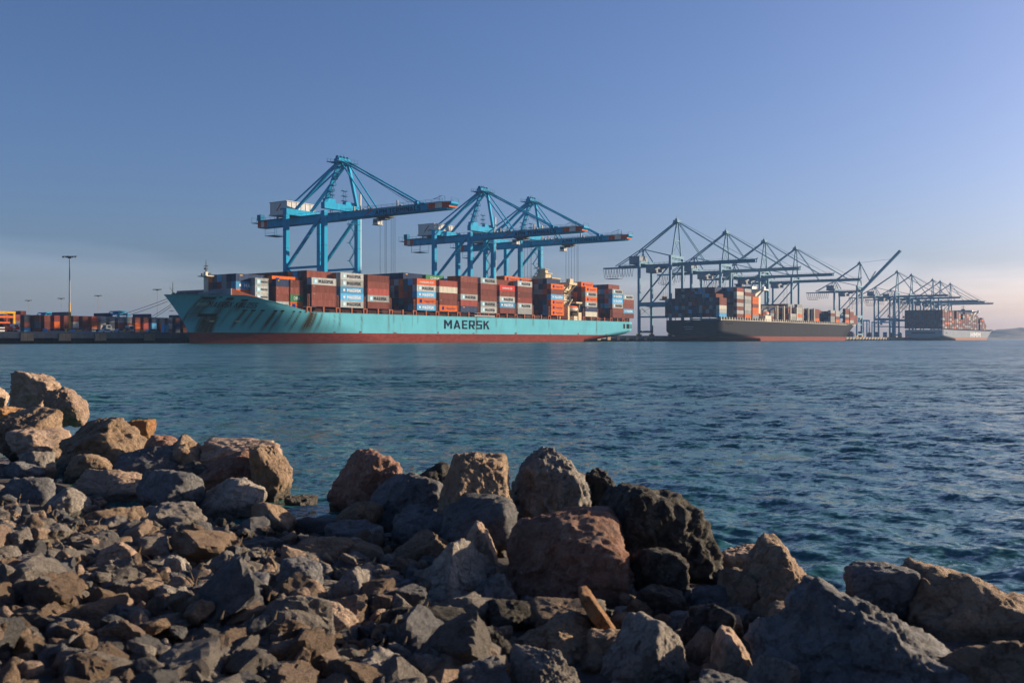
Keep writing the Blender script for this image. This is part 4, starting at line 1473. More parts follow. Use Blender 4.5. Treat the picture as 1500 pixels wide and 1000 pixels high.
    part('house_rail', M['crane_deep'], hs, lambda m: [m.bar((x, 25.0, 54.1), (x, 25.0, 55.2), .1) for x in np.arange(-8.6, 8.7, 2.4)] + [m.bar((-8.7, 25, 55.2), (8.7, 25, 55.2), .1)])
    # boom lettering on the bow-side face
    word('lettering', 'APM TERMINALS', 25.0, 1.75, lambda u, v: (-2.36, -22.5 - u, 50.35 + v), M['ink'], bm, None)
    part('emblem', M['red_ink'], bm, lambda m: m.poly([(-2.36, -15.5, 50.2), (-2.36, -16.4, 50.2), (-2.36, -20.8, 52.3), (-2.36, -20.0, 52.4)], (.03, 0, 0)))
    # light masts and cabinets on the cross beam
    for x, y in ((-1, 5.0), (5.0, 3.0)):
        part('flood_mast', M['crane_deep'], r, lambda m: (m.bar((x - .5, y, 53), (x - .5, y, 63.5), .16), m.bar((x + .5, y, 53), (x + .5, y, 63.5), .16), [m.box(x - 1.5, x + 1.5, y - .8, y + .8, z, z + .18) for z in (56.5, 58.8, 61, 63.3)], [m.bar((x - 1.4, y, z), (x - 1.4, y, z + 1), .1) for z in (58.9, 61.1, 63.4)], [m.bar((x + 1.4, y, z), (x + 1.4, y, z + 1), .1) for z in (58.9, 61.1, 63.4)]))
    part('cabinet', c, r, lambda m: (m.box(-8.5, -2.9, .2, 2.4, 56.6, 58.6), m.box(3.0, 9.5, .2, 2.2, 56.6, 58.2)))
    for y in (-9, -13, -17.5, -34):
        part('boom_fitting', M['galv'], bm, lambda m: (m.box(-1.2, -.6, y, y + .6, 52.7, 55.0 if y != -34 else 55.6), m.box(.5, 1.5, y - .5, y + .8, 52.7, 53.9)))
    part('tip_frame', M['crane_deep'], bm, lambda m: (m.bar((-1.8, -57, 52.8), (-1.8, -57, 55.6), .16), m.bar((1.8, -57, 52.8), (1.8, -57, 55.6), .16), m.bar((-1.8, -57, 55.6), (1.8, -57, 55.6), .16), m.bar((0, -57, 55.6), (0, -52.5, 54.6), .16), m.bar((-2.3, -63.5, 52.6), (-2.3, -63.5, 54), .12), m.bar((2.3, -63.5, 52.6), (2.3, -63.5, 54), .12), m.bar((-2.3, -63.5, 54), (2.3, -63.5, 54), .12)))
    part('back_platform', M['crane_deep'], gd, lambda m: (m.box(-4.2, 4.2, 52, 54.5, 51.8, 52.0), [m.bar((x, 54.4, 52), (x, 54.4, 54.6), .13) for x in (-4, -1.3, 1.3, 4)], m.bar((-4.1, 54.4, 54.5), (4.1, 54.4, 54.5), .12), m.box(-3.4, -1, 49, 51.5, 53.0, 55.6)))
    part('cable_tray', M['crane_deep'], gd, lambda m: (m.box(-3.5, 3.5, 39, 46, 45.4, 45.6), [m.bar((x, y, 45.5), (x, y, 49.6), .14) for x in (-3.4, 3.4) for y in (39.2, 45.8)], m.bar((-3.4, 39.2, 46.6), (-3.4, 45.8, 46.6), .1), m.bar((3.4, 39.2, 46.6), (3.4, 45.8, 46.6), .1)))
    part('under_walkway', M['crane_deep'], gd, lambda m: (m.box(2.0, 9, -2.6, -1.4, 48.4, 48.6), [m.bar((x, -2.5, 48.6), (x, -2.5, 49.7), .1) for x in np.arange(2, 9.1, 1.4)], m.bar((2, -2.5, 49.7), (9, -2.5, 49.7), .1)))
    # trolley, cab and ropes
    tr = part('trolley', M['steel'], r, lambda m: (m.box(-2.9, 2.9, -28.5, -22.5, 49.0, 49.75), m.box(-1.6, 1.6, -27.5, -23.5, 48.2, 49.0)))
    cb = part('cab', M['house_white'], tr, lambda m: (m.box(-2.0, .8, -23.6, -20.8, 46.4, 48.8), m.box(-2.2, 1, -23.8, -20.6, 46.1, 46.4)))
    part('window', M['glass'], cb, lambda m: (m.box(-2.05, -1.99, -23.3, -21.1, 47.0, 48.3)))
    for x, y in ((-1.5, -28), (1.5, -28), (-1.5, -24.5), (1.5, -24.5), (-.6, -31), (.6, -31)):
        part('hoist_rope', M['rope'], tr, lambda m: m.tube((x, y, 49), (x, y, 20.0), .07, 5))
    sp = part('spreader', M['yellow'], tr, lambda m: (m.box(-6, 6, -27.3, -24.9, 19.3, 19.9), m.box(-2, 2, -27, -25.2, 19.9, 20.6)))
    # stairs up the stern-side water leg and lift mast
    stx = 10.0
    part('stair_tower', M['crane_deep'], r, lambda m: [q for k in range(11) for q in (m.bar((stx, 1.6 + (3.4 if k % 2 else 0), 5 + 4.0 * k), (stx, 1.6 + (0 if k % 2 else 3.4), 9 + 4.0 * k), .5, .22), m.box(stx - .8, stx + .8, 1.1 + (0 if k % 2 else 3.4), 2.4 + (0 if k % 2 else 3.4), 9 + 4.0 * k, 9.15 + 4.0 * k), m.bar((stx, 1.6 + (3.4 if k % 2 else 0), 6 + 4.0 * k), (stx, 1.6 + (0 if k % 2 else 3.4), 10 + 4.0 * k), .08, .08))])
    part('lift_mast', M['warn_white'], r, lambda m: (m.box(11.6, 12.2, -.3, .3, 4.4, 63), m.box(11.35, 11.58, -.2, .2, 4.4, 60)))
    part('festoon_rail', M['crane_deep'], bm, lambda m: (m.box(-2.9, -2.7, -58, -2, 49.9, 50.1),))
    return r


ca = crane_a()
for i, (s, lab) in enumerate(((53.8, 'nearest bright blue quay crane, its boom reaching over the ship bow'),
                              (155.4, 'second bright blue quay crane, left of the close pair amidships'),
                              (200.5, 'third bright blue quay crane, right of the close pair amidships'))):
    o = ca if i == 0 else copy_tree(ca)
    o.location = Q(s, 0, QZ)
    tag(o, lab, 'crane', 'bright blue quay cranes')


def crane_b(raised=False):
    c = M['crane_grey']
    r = empty('quay_crane', (0, 0, 0), ROT)
    G = 25.0
    bogies(r, c, 0, (-10, 10))
    bogies(r, c, G, (-10, 10))
    for y in (0, G):
        part('sill_beam', c, r, lambda m: m.box(-11, 11, y - .8, y + .8, 2.6, 4.2))
        for x in (-10, 10):
            part('leg', c, r, lambda m: m.box(x - .85, x + .85, y - .85, y + .85, 4.2, 56.0 if y == 0 else 53))
        part('portal_beam', c, r, lambda m: m.box(-9.1, 9.1, y - .75, y + .75, 21.8, 24.6))
        part('tie_bar', c, r, lambda m: m.box(-9.1, 9.1, y - .4, y + .4, 13.6, 14.6))
        part('cross_brace', c, r, lambda m: (m.bar((-9, y, 21.6), (9, y, 14.8), .35), m.bar((-9, y + .4, 14.8), (9, y + .4, 21.6), .35)))
    for x in (-10, 10):
        part('portal_beam', c, r, lambda m: m.box(x - .8, x + .8, .9, G - .9, 21.8, 24.6))
        part('tie_bar', c, r, lambda m: m.box(x - .4, x + .4, .9, G - .9, 13.6, 14.6))
        part('brace', c, r, lambda m: m.bar((x, G - .6, 24.8), (x, .6, 51.0), .85, .9))
    part('head_frame', c, r, lambda m: (m.box(-10.9, 10.9, -.9, .9, 56, 58.0), m.box(-10.9, 10.9, -.8, .8, 52.9, 54.2), [m.bar((x, 0, 54.2), (x + 4, 0, 56), .5) for x in (-9, -3, 3)]))
    part('rear_frame', c, r, lambda m: m.box(-10.9, 10.9, G - .9, G + .9, 53, 55))
    gd = part('girder', c, r, lambda m: (m.box(-2.4, -.8, -1.5, 46, 50.6, 52.6), m.box(.8, 2.4, -1.5, 46, 50.6, 52.6), m.box(-.8, .8, 44, 46, 50.8, 52.4), m.box(-.8, .8, 20, 22, 50.8, 52.4)))
    part('rear_extension', c, gd, lambda m: (m.box(-2.2, -1.6, 46, 59.5, 50.8, 51.8), m.box(1.6, 2.2, 46, 59.5, 50.8, 51.8), m.box(-1.6, 1.6, 58.9, 59.5, 50.8, 51.8)))
    part('walkway', M['crane_deep'], gd, lambda m: [m.bar((s_ * 3.2, y, 52.5), (s_ * 3.2, y, 53.7), .13) for s_ in (-1, 1) for y in np.arange(0, 46, 4)] + [m.bar((s_ * 3.2, 0, 53.7), (s_ * 3.2, 46, 53.7), .13) for s_ in (-1, 1)] + [m.box(*sorted((s_ * 2.4, s_ * 3.3)), 0, 46, 52.3, 52.5) for s_ in (-1, 1)])
    # festoon cable loops under the back reach
    def loops(m):
        for k in range(11):
            y0 = 33.5 + 2.3 * k
            pts = [(-3.0, y0 + 2.3 * q / 6, 50.4 - 6.2 * math.sin(math.pi * q / 6)) for q in range(7)]
            for a, d in zip(pts, pts[1:]):
                m.tube(a, d, .13, 4)
    part('festoon_loops', M['rope'], gd, loops)
    part('service_platform', M['galv'], gd, lambda m: (m.box(-4, 4, 46, 57, 43.3, 43.5), [m.bar((x, y, 43.4), (x, y, 50.8), .18) for x in (-3.8, 3.8) for y in (46.2, 56.8)], m.bar((-3.8, 46, 44.6), (-3.8, 57, 44.6), .12)))
    part('machinery_house', M['house_grey'], r, lambda m: (m.box(-6.5, 6.5, 26.5, 35, 53.2, 58.6), m.box(-6.8, 6.8, 26.2, 35.3, 58.6, 58.9)))
    part('lower_house', M['house_grey'], r, lambda m: m.box(-5, 5, 15.5, 22, 46.4, 50.5))
    TOP = 82.5
    for x in (-1, 1):
        part('tower_leg', c, r, lambda m: m.bar((x * 7.2, 0, 58), (x * 1.4, -1, TOP), .85, .9))
        part('back_stay', c, r, lambda m: m.bar((x * 1.2, 0, TOP), (x * 2.2, G + 2, 64.3), .75, .85))
        part('rear_post', c, r, lambda m: (m.bar((x * 2.2, G + 2, 64.6), (x * 6, G + 7.5, 55), .6), m.bar((x * 2.2, G + 2, 64.6), (x * 6, G - 3, 55), .6)))
        part('tail_stay', c, r, lambda m: m.bar((x * 2.2, G + 2, 64.3), (x * 1.9, 49, 52.6), .5, .55))
        part('brace_stay', c, r, lambda m: m.bar((x * 2.2, G + 2, 64.3), (x * 5, 1, 57.5), .45, .5))
    part('tower_tie', c, r, lambda m: (m.box(-4.5, 4.5, -.6, .2, 68.5, 69.1), m.bar((-6.8, 0, 59), (4, -.4, 68.6), .3), m.bar((6.8, 0, 59), (-4, -.4, 68.6), .3)))
    crown = part('crown', c, r, lambda m: (m.box(-2.6, 2.6, -2, 1.4, TOP - .6, TOP + 1.2), m.box(-3.4, 3.4, -2.6, 2, TOP - .7, TOP - .4), m.box(-1, 1, -1, .6, TOP + 1.2, TOP + 2.4)))
    part('mast', M['steel'], crown, lambda m: (m.bar((0, 0, TOP + 2), (0, 0, TOP + 4.5), .2),))
    if not raised:
        bm = part('boom', c, r, lambda m: (m.box(-2.2, -1.0, -60, -1.6, 50.7, 53.0), m.box(1.0, 2.2, -60, -1.6, 50.7, 53.0), [m.box(-1, 1, -y, -y + .8, 51, 52.6) for y in (58, 44, 30, 16, 4)], m.bar((-1.6, -59.9, 52.6), (-1.6, -61.5, 53.4), .5)))
        for x in (-1, 1):
            part('fore_stay', c, r, lambda m: m.bar((x * 1.6, -48, 53.0), (x * 1.2, -1.2, TOP), .4, .5))
            part('inner_stay', c, r, lambda m: m.bar((x * 1.6, -22, 53.0), (x * 1.2, -1.2, TOP), .34, .44))
        part('rope_line', M['rope'], r, lambda m: m.tube((0, -54, 53.4), (0, -1, TOP + 1), .1, 4))
        part('walkway', M['crane_deep'], bm, lambda m: [m.bar((-3, y, 52.7), (-3, y, 53.8), .12) for y in np.arange(-58, -2, 4)] + [m.bar((-3, -58, 53.8), (-3, -2, 53.8), .12), m.box(-3.1, -2.2, -58, -2, 52.6, 52.75)])
    else:
        an = math.radians(46)
        hinge = Vector((0, -2, 51.8))
        tip = hinge + Vector((0, -math.cos(an), math.sin(an))) * 60
        mid = hinge + (tip - hinge) * .42
        far = hinge + (tip - hinge) * .8
        part('boom', c, r, lambda m: [m.bar(hinge + Vector((x, 0, 0)), tip + Vector((x, 0, 0)), 1.2, 2.3) for x in (-1.6, 1.6)] + [m.bar(hinge + (tip - hinge) * k + Vector((-1, 0, 0)), hinge + (tip - hinge) * k + Vector((1, 0, 0)), .8) for k in (.1, .3, .5, .7, .9)])
        for x in (-1, 1):
            part('fore_stay', c, r, lambda m: (m.bar((x * 1.2, -1.2, TOP), (x * 1.4, -11, 62.8), .4, .5), m.bar((x * 1.4, -11, 62.8), mid + Vector((x * 1.4, 2, 3.5)), .4, .5)))
        part('rope_line', M['rope'], r, lambda m: m.tube((0, -1, TOP + 1), far, .12, 4))
    tr = part('trolley', M['steel'], r, lambda m: m.box(-2.8, 2.8, 7, 12, 49.4, 50.5))
    part('cab', M['house_grey'], tr, lambda m: m.box(-1.5, 1.5, 11, 14, 46.6, 49.2))
    for x, y in ((-1.3, 8), (1.3, 8), (-1.3, 11), (1.3, 11)):
        part('hoist_rope', M['rope'], tr, lambda m: m.tube((x, y, 49.5), (x, y, 27), .07, 4))
    part('spreader', M['orange_rust'], tr, lambda m: (m.box(-6, 6, 8.4, 10.6, 26.2, 27.0), m.box(-2, 2, 8.6, 10.4, 27, 29)))
    return r


cb = crane_b()
cb_up = crane_b(True)
names_b = ['nearest of the grey blue cranes, left of the black ship stern', 'second grey blue crane above the black ship, counted from the left',
           'third grey blue crane above the black ship, counted from the left', 'fourth grey blue crane above the black ship, left of the raised boom',
           'grey blue crane with its boom raised steeply', 'first hazy crane to the right of the raised boom', 'second hazy crane to the right of the raised boom',
           'third hazy crane to the right of the raised boom', 'fourth hazy crane to the right of the raised boom', 'farthest hazy crane, rightmost of the row']
ss = [387.8, 477, 561, 642, 856, 1024, 1100, 1228, 1279, 1353]
first = True
for i, s in enumerate(ss):
    if i == 4:
        o = cb_up
    else:
        o = cb if first else copy_tree(cb)
        first = False
    o.location = Q(s, 0, QZ)
    tag(o, names_b[i], 'crane', 'grey blue quay cranes in a row along the quay')


def yard_gantry(h, w):
    r = empty('yard_gantry', (0, 0, 0), ROT)
    for x in (-6, 6):
        for y in (-w / 2, w / 2):
            part('leg', M['crane_blue'], r, lambda m: m.box(x - .6, x + .6, y - .6, y + .6, .8, h))
        part('girder', M['crane_blue'], r, lambda m: m.box(x - .7, x + .7, -w / 2 - .7, w / 2 + .7, h, h + 1.8))
    for y in (-w / 2, w / 2):
        part('sill_beam', M['crane_blue'], r, lambda m: m.box(-6.8, 6.8, y - .7, y + .7, .3, 1.3))
        part('cross_beam', M['crane_blue'], r, lambda m: m.box(-5.3, 5.3, y - .5, y + .5, h - 4, h - 3))
    part('trolley', M['house_white'], r, lambda m: m.box(-5, 5, -4, 2, h + 1.9, h + 4.2))
    part('cab', M['crane_deep'], r, lambda m: m.box(-7.6, -6.8, -2, 1, h - 3, h - .4))
    return r


yg = yard_gantry(22, 26)
k = 0
for s, t, lab in ((905, -62, 'blue yard gantry on wheels behind the raised boom crane'), (985, -75, 'second blue yard gantry beyond the black bow'), (1075, -62, 'third blue yard gantry beyond the black bow'),
                  (1150, -90, 'fourth blue yard gantry beyond the black bow'), (1010, -135, 'blue yard gantry standing farther back among the containers'), (1230, -70, 'blue yard gantry hidden behind the pale grey ship')):
    o = yg if k == 0 else copy_tree(yg)
    k += 1
    o.location = Q(s, t, QZ)
    tag(o, lab, 'gantry crane', 'blue yard gantries in the far yard')

# ------------------------------------------------------------------ container yard at the left
rnd = random.Random(23)
yard_cols = ['BDB', 'KLg', 'BBB', 'RBB', 'BKB', 'DgR', 'LBD', 'KDB', 'BBB', 'BOR', 'KBB', 'RWB', 'KBB', 'gOS', 'WWG', 'gDg', 'KBg', 'OBG', 'KOB', 'RRK', 'DLN', 'BOg', 'KgD', 'DNK', 'KBD']
for i, st in enumerate(yard_cols):
    s = -66.0 + 4.15 * i
    for k, c in enumerate(st):
        put_container(c, s, -88.0, QZ + 0.02 + 2.6 * k, 12.19, f'{CC[c][1]} container, {ORD[k]} tier, {ORD[i] if i < 18 else str(i + 1) + "th"} stack from the left in the yard', 'containers in the yard at the left', False, ROT + math.pi / 2)
for row in range(3):
    for i in range(46):
        s = -110 + 4.15 * i + row
        if row == 0 and -68 < s < 40:
            continue
        for k in range(3 + (row == 2 and i % 5 == 0)):
            stuff_container(rnd.choice('BKBDRgNKBT'), s, -88.0 - row * 17.0, QZ + .02 + 2.6 * k, 12.19, False)
for i in range(34):
    for k in range(rnd.choice((2, 3, 3))):
        stuff_container(rnd.choice('BRLgDOLN'), 840 + 14 * i, -42 - 14 * (i % 3), QZ + .02 + 2.6 * k, 12.19)
for i in range(14):
    stuff_container(rnd.choice('BRLgDO'), 255 + 7 * i, -70, QZ + .02, 6.06)
so = STUFF.build('shipping_container_mass', [M['box_' + k] for k in CKEYS])
tag(so, 'stacked containers on the black and the grey ship and deep in the yards', kind='stuff')
print('single containers', n_single)


def light_mast(px, ytop, Y, label, painted):
    p = at(px, ytop, Y)
    r = empty('light_mast', (p.x, Y, QZ))
    tag(r, label, 'light mast', 'tall light masts in the container yard')
    H = p.z - QZ
    k = 1.0 if painted else 0.7
    part('pole', M['galv'], r, lambda m: m.tube((0, 0, 11.0 if painted else 0), (0, 0, H), .27 * k, 10, .16 * k))
    if painted:
        part('pole_base', M['yellow'], r, lambda m: (m.tube((0, 0, 0), (0, 0, 10.98), .36, 10, .3), m.tube((0, 0, 0), (0, 0, .6), .9, 10)))
    hd = part('lamp_ring', M['steel'], r, lambda m: (m.box(-2.6, 2.6, -.15, .15, H, H + .25), m.box(-.5, .5, -.5, .5, H - .6, H), m.box(-.15, .15, -1.4, 1.4, H + .02, H + .24)))
    for q in range(5):
        part('lamp', M['house_grey'], hd, lambda m: m.box(-2.5 + q * 1.1, -1.9 + q * 1.1, -.4, .3, H - .35, H - .02))


light_mast(102, 376, 342.3, 'tallest light mast with a yellow base near the quay edge', True)
light_mast(42, 440, 705, 'thin far light mast, leftmost of the row', False)
light_mast(90, 437, 670, 'thin far light mast just left of the tall yellow based mast', False)
light_mast(144, 433, 628, 'thin far light mast between the tall mast and the ship bow', False)
light_mast(230.6, 424, 550, 'thin light mast just left of the ship bow', False)
light_mast(252, 455, 960, 'faintest short light mast under the flare of the bow', False)


def straddle(px, ytop, Y, label):
    p = at(px, ytop, Y)
    r = empty('straddle_carrier', (p.x, Y, QZ), ROT)
    tag(r, label, 'straddle carrier', 'blue straddle carriers in the yard')
    H = p.z - QZ
    for x in (-2.4, 2.4):
        for y in (-3.5, 3.5):
            part('leg', M['crane_blue'], r, lambda m: m.box(x - .3, x + .3, y - .3, y + .3, .9, H - 2))
        part('top_beam', M['crane_blue'], r, lambda m: m.box(x - .35, x + .35, -4.2, 4.2, H - 2, H - 1.2))
    part('top_deck', M['crane_blue'], r, lambda m: (m.box(-2.05, 2.05, -4, 4, H - .5, H), [m.bar((x, y, H - 1.2), (x, y, H - .5), .3) for x in (-2.3, 2.3) for y in (-3.8, 0, 3.8)]))
    part('engine_box', M['crane_deep'], r, lambda m: m.box(-2.0, 2.0, -2, 1.5, H - 1.9, H - .55))
    for y in (-3.5, 3.5):
        for x in (-2.4, 2.4):
            part('wheel', M['tyre'], r, lambda m: m.tube((x - .25, y, .7), (x + .25, y, .7), .7, 12))


straddle(68, 457.5, 470, 'blue straddle carrier behind the containers left of the tall mast')
straddle(173.5, 455.5, 455, 'blue straddle carrier behind the containers near the mooring lines')


def truck(s, t, cab_m, bed_m, label, rz=0.0, frame=False):
    r = empty('yard_truck', Q(s, t, QZ), ROT + rz)
    tag(r, label, 'truck', 'trucks parked on the quay')
    cb = part('cab', cab_m, r, lambda m: m.poly([(3.0, -1.2, .9), (5.3, -1.2, .9), (5.3, -1.2, 2.2), (4.9, -1.2, 3.2), (3.0, -1.2, 3.2)], (0, 2.4, 0)))
    part('window', M['glass'], cb, lambda m: (m.box(3.5, 4.7, -1.23, -1.18, 2.1, 2.9), m.box(5.12, 5.2, -.9, .9, 2.2, 2.9)))
    part('bed', bed_m, r, lambda m: (m.box(-6, 2.8, -1.2, 1.2, 1.1, 1.5), m.box(-6, -5.8, -1.2, 1.2, 1.5, 2.2), m.box(2.5, 2.7, -1.2, 1.2, 1.5, 2.4)))
    for x in (4.2, -3.4, -4.7):
        for y in (-1.05, 1.05):
            part('wheel', M['tyre'], r, lambda m: m.tube((x, y - .18, .5), (x, y + .18, .5), .5, 12))
    return r


truck(-83, -20, M['white_paint'], M['car_red'], 'truck with a red bed and white cab at the far left of the quay', math.pi)
truck(-77, -30, M['white_paint'], M['life_orange'], 'orange flatbed truck below the yellow frame')
truck(-46, -24, M['house_grey'], M['steel'], 'grey truck tractor just right of the tall light mast')
truck(-33, -30, M['car_silver'], M['steel'], 'second grey truck tractor, between mast and parked car')


def steel_frame(s, t, label):
    r = empty('lifting_frame', Q(s, t, QZ), ROT)
    tag(r, label, 'frame')
    for x in (-5.5, 5.5):
        part('post', M['yellow'], r, lambda m: (m.box(x - .35, x + .35, -.35, .35, 0, 7.2),))
        part('foot', M['warn_red'], r, lambda m: m.box(x - .8, x + .8, -1.6, 1.6, .004, .5))
    part('top_beam', M['yellow'], r, lambda m: m.box(-5.9, 5.9, -.45, .45, 7.2, 8.0))
    part('load_beam', M['life_orange'], r, lambda m: (m.box(-5.1, 5.1, -.5, .5, 5.6, 6.4), m.box(-4, 4, -.4, .4, 3.6, 4.2), [m.bar((x, 0, 4.2), (x, 0, 7.2), .2) for x in (-3, 0, 3)]))
    part('winch', M['white_paint'], r, lambda m: m.box(-2.0, 1.5, -1.4, 1.4, .004, 2.2))


steel_frame(-70.5, -46, 'yellow and orange steel lifting frame on the quay')


def car(s, t, label, mat):
    r = empty('parked_car', Q(s, t, QZ), ROT)
    tag(r, label, 'car', 'cars parked on the quay')
    body = [(-2.3, .35), (2.3, .35), (2.35, .75), (1.4, .95), (.7, 1.45), (-1.1, 1.48), (-2.0, 1.0), (-2.35, .9)]
    b_ = part('body', mat, r, lambda m: m.poly([(x, -.88, z) for x, z in body], (0, 1.76, 0)))
    part('window', M['glass'], b_, lambda m: m.poly([(x, -.9, z) for x, z in ((1.15, 1.0), (.6, 1.38), (-1.05, 1.4), (-1.7, 1.02))], (0, 1.8, 0)))
    for x in (-1.45, 1.45):
        for y in (-.82, .82):
            part('wheel', M['tyre'], r, lambda m: m.tube((x, y - .1, .34), (x, y + .1, .34), .34, 14))


car(-40.5, 1.5, 'silver car parked at the quay edge by the bow', M['car_silver'])
car(-56.5, -1.0, 'pale car parked on the quay right of the tall mast', M['white_paint'])
car(-51.0, -1.0, 'second pale car, next to the third fender', M['car_silver'])


def booth(s, t, label):
    r = empty('portable_toilet', Q(s, t, QZ), ROT)
    tag(r, label, 'booth')
    part('cabin', M['booth_blue'], r, lambda m: (m.box(-.9, .9, -.9, .9, .06, 3.3), m.box(-.98, .98, -.98, .98, 3.3, 3.45)))
    part('door', M['pale_ink'], r, lambda m: m.box(-.6, .6, -.95, -.9, .2, 2.9))
    part('skid', M['steel'], r, lambda m: (m.box(-1, -.7, -1, 1, .004, .06), m.box(.7, 1, -1, 1, .004, .06)))


booth(-34.5, 0.5, 'light blue booth on the quay beside the bow')
for i, (s, t, c) in enumerate(((-71, -3, 'L'), (-58, -9, 'L'), (-47, -12, 'T'))):
    r = empty('flat_rack', Q(s, t, QZ), ROT)
    tag(r, ['blue flat rack lying on the quay left of the mast', 'long blue flat rack lying at the foot of the mast', 'dark teal flat rack lying right of the mast'][i], 'flat rack', 'flat racks on the quay')
    part('base', M['box_' + c], r, lambda m: m.box(-6, 6, -1.2, 1.2, .004, .65))
    part('end_wall', M['box_' + c], r, lambda m: m.box(-6, -5.8, -1.2, 1.2, .65, 1.4))
    part('end_wall', M['yellow'], r, lambda m: m.box(5.8, 6, -1.2, 1.2, .65, 1.1))
# yellow bollards on the quay edge and the mooring lines
bol = [(-73.5, 3.6, 'leftmost bollard on the quay edge'), (-52.5, 3.6, 'bollard on the quay edge where the upper lines end'), (-45.8, 3.6, 'bollard on the quay edge where the lower lines end')]
for s, t, lab in bol:
    r = empty('bollard', Q(s, t, QZ + .004))
    tag(r, 'yellow ' + lab, 'bollard', 'bollards on the quay edge')
    part('post', M['yellow'], r, lambda m: m.tube((0, 0, 0), (0, 0, 1.0), .32, 10, .26))
    part('head', M['yellow'], r, lambda m: m.tube((0, 0, 1.0), (0, 0, 1.3), .5, 10))


def line(a, b_, sag, label):
    m = MB()
    a, b_ = Vector(a), Vector(b_)
    pts = [a.lerp(b_, k / 16) - Vector((0, 0, sag * 4 * (k / 16) * (1 - k / 16))) for k in range(17)]
    for p, q in zip(pts, pts[1:]):
        m.tube(p, q, .075, 5)
    tag(m.build('mooring_line', M['rope']), label, 'rope', 'mooring lines from the bow to the quay')


def hull_pt(px, z):
    s = s_at(px, z)
    return ship_matrix @ Vector(on_hull(s, z, -.1))


ship_matrix = Matrix.Translation(Q(0, 26, 0)) @ Matrix.Rotation(ROT, 4, 'Z')
st = ship_matrix @ Vector((-49.5, 2.2, 15.0))
st2 = ship_matrix @ Vector((-47.5, 3.2, 13.2))
e1 = Q(-73.5, 3.6, QZ + .9)
e2 = Q(-52.5, 3.6, QZ + .9)
line(st, e1, .6, 'uppermost mooring line from the bow tip to the quay')
line(st - Vector((0, 0, .9)), e1 + Vector((.3, 0, -.2)), .9, 'second mooring line from the bow, just under the uppermost')
line(st2, e2, .5, 'third mooring line from the bow, above the lowest')
line(st2 - Vector((0, 0, .7)), e2 + Vector((.3, 0, -.2)), .8, 'lowest mooring line from the bow to the quay')

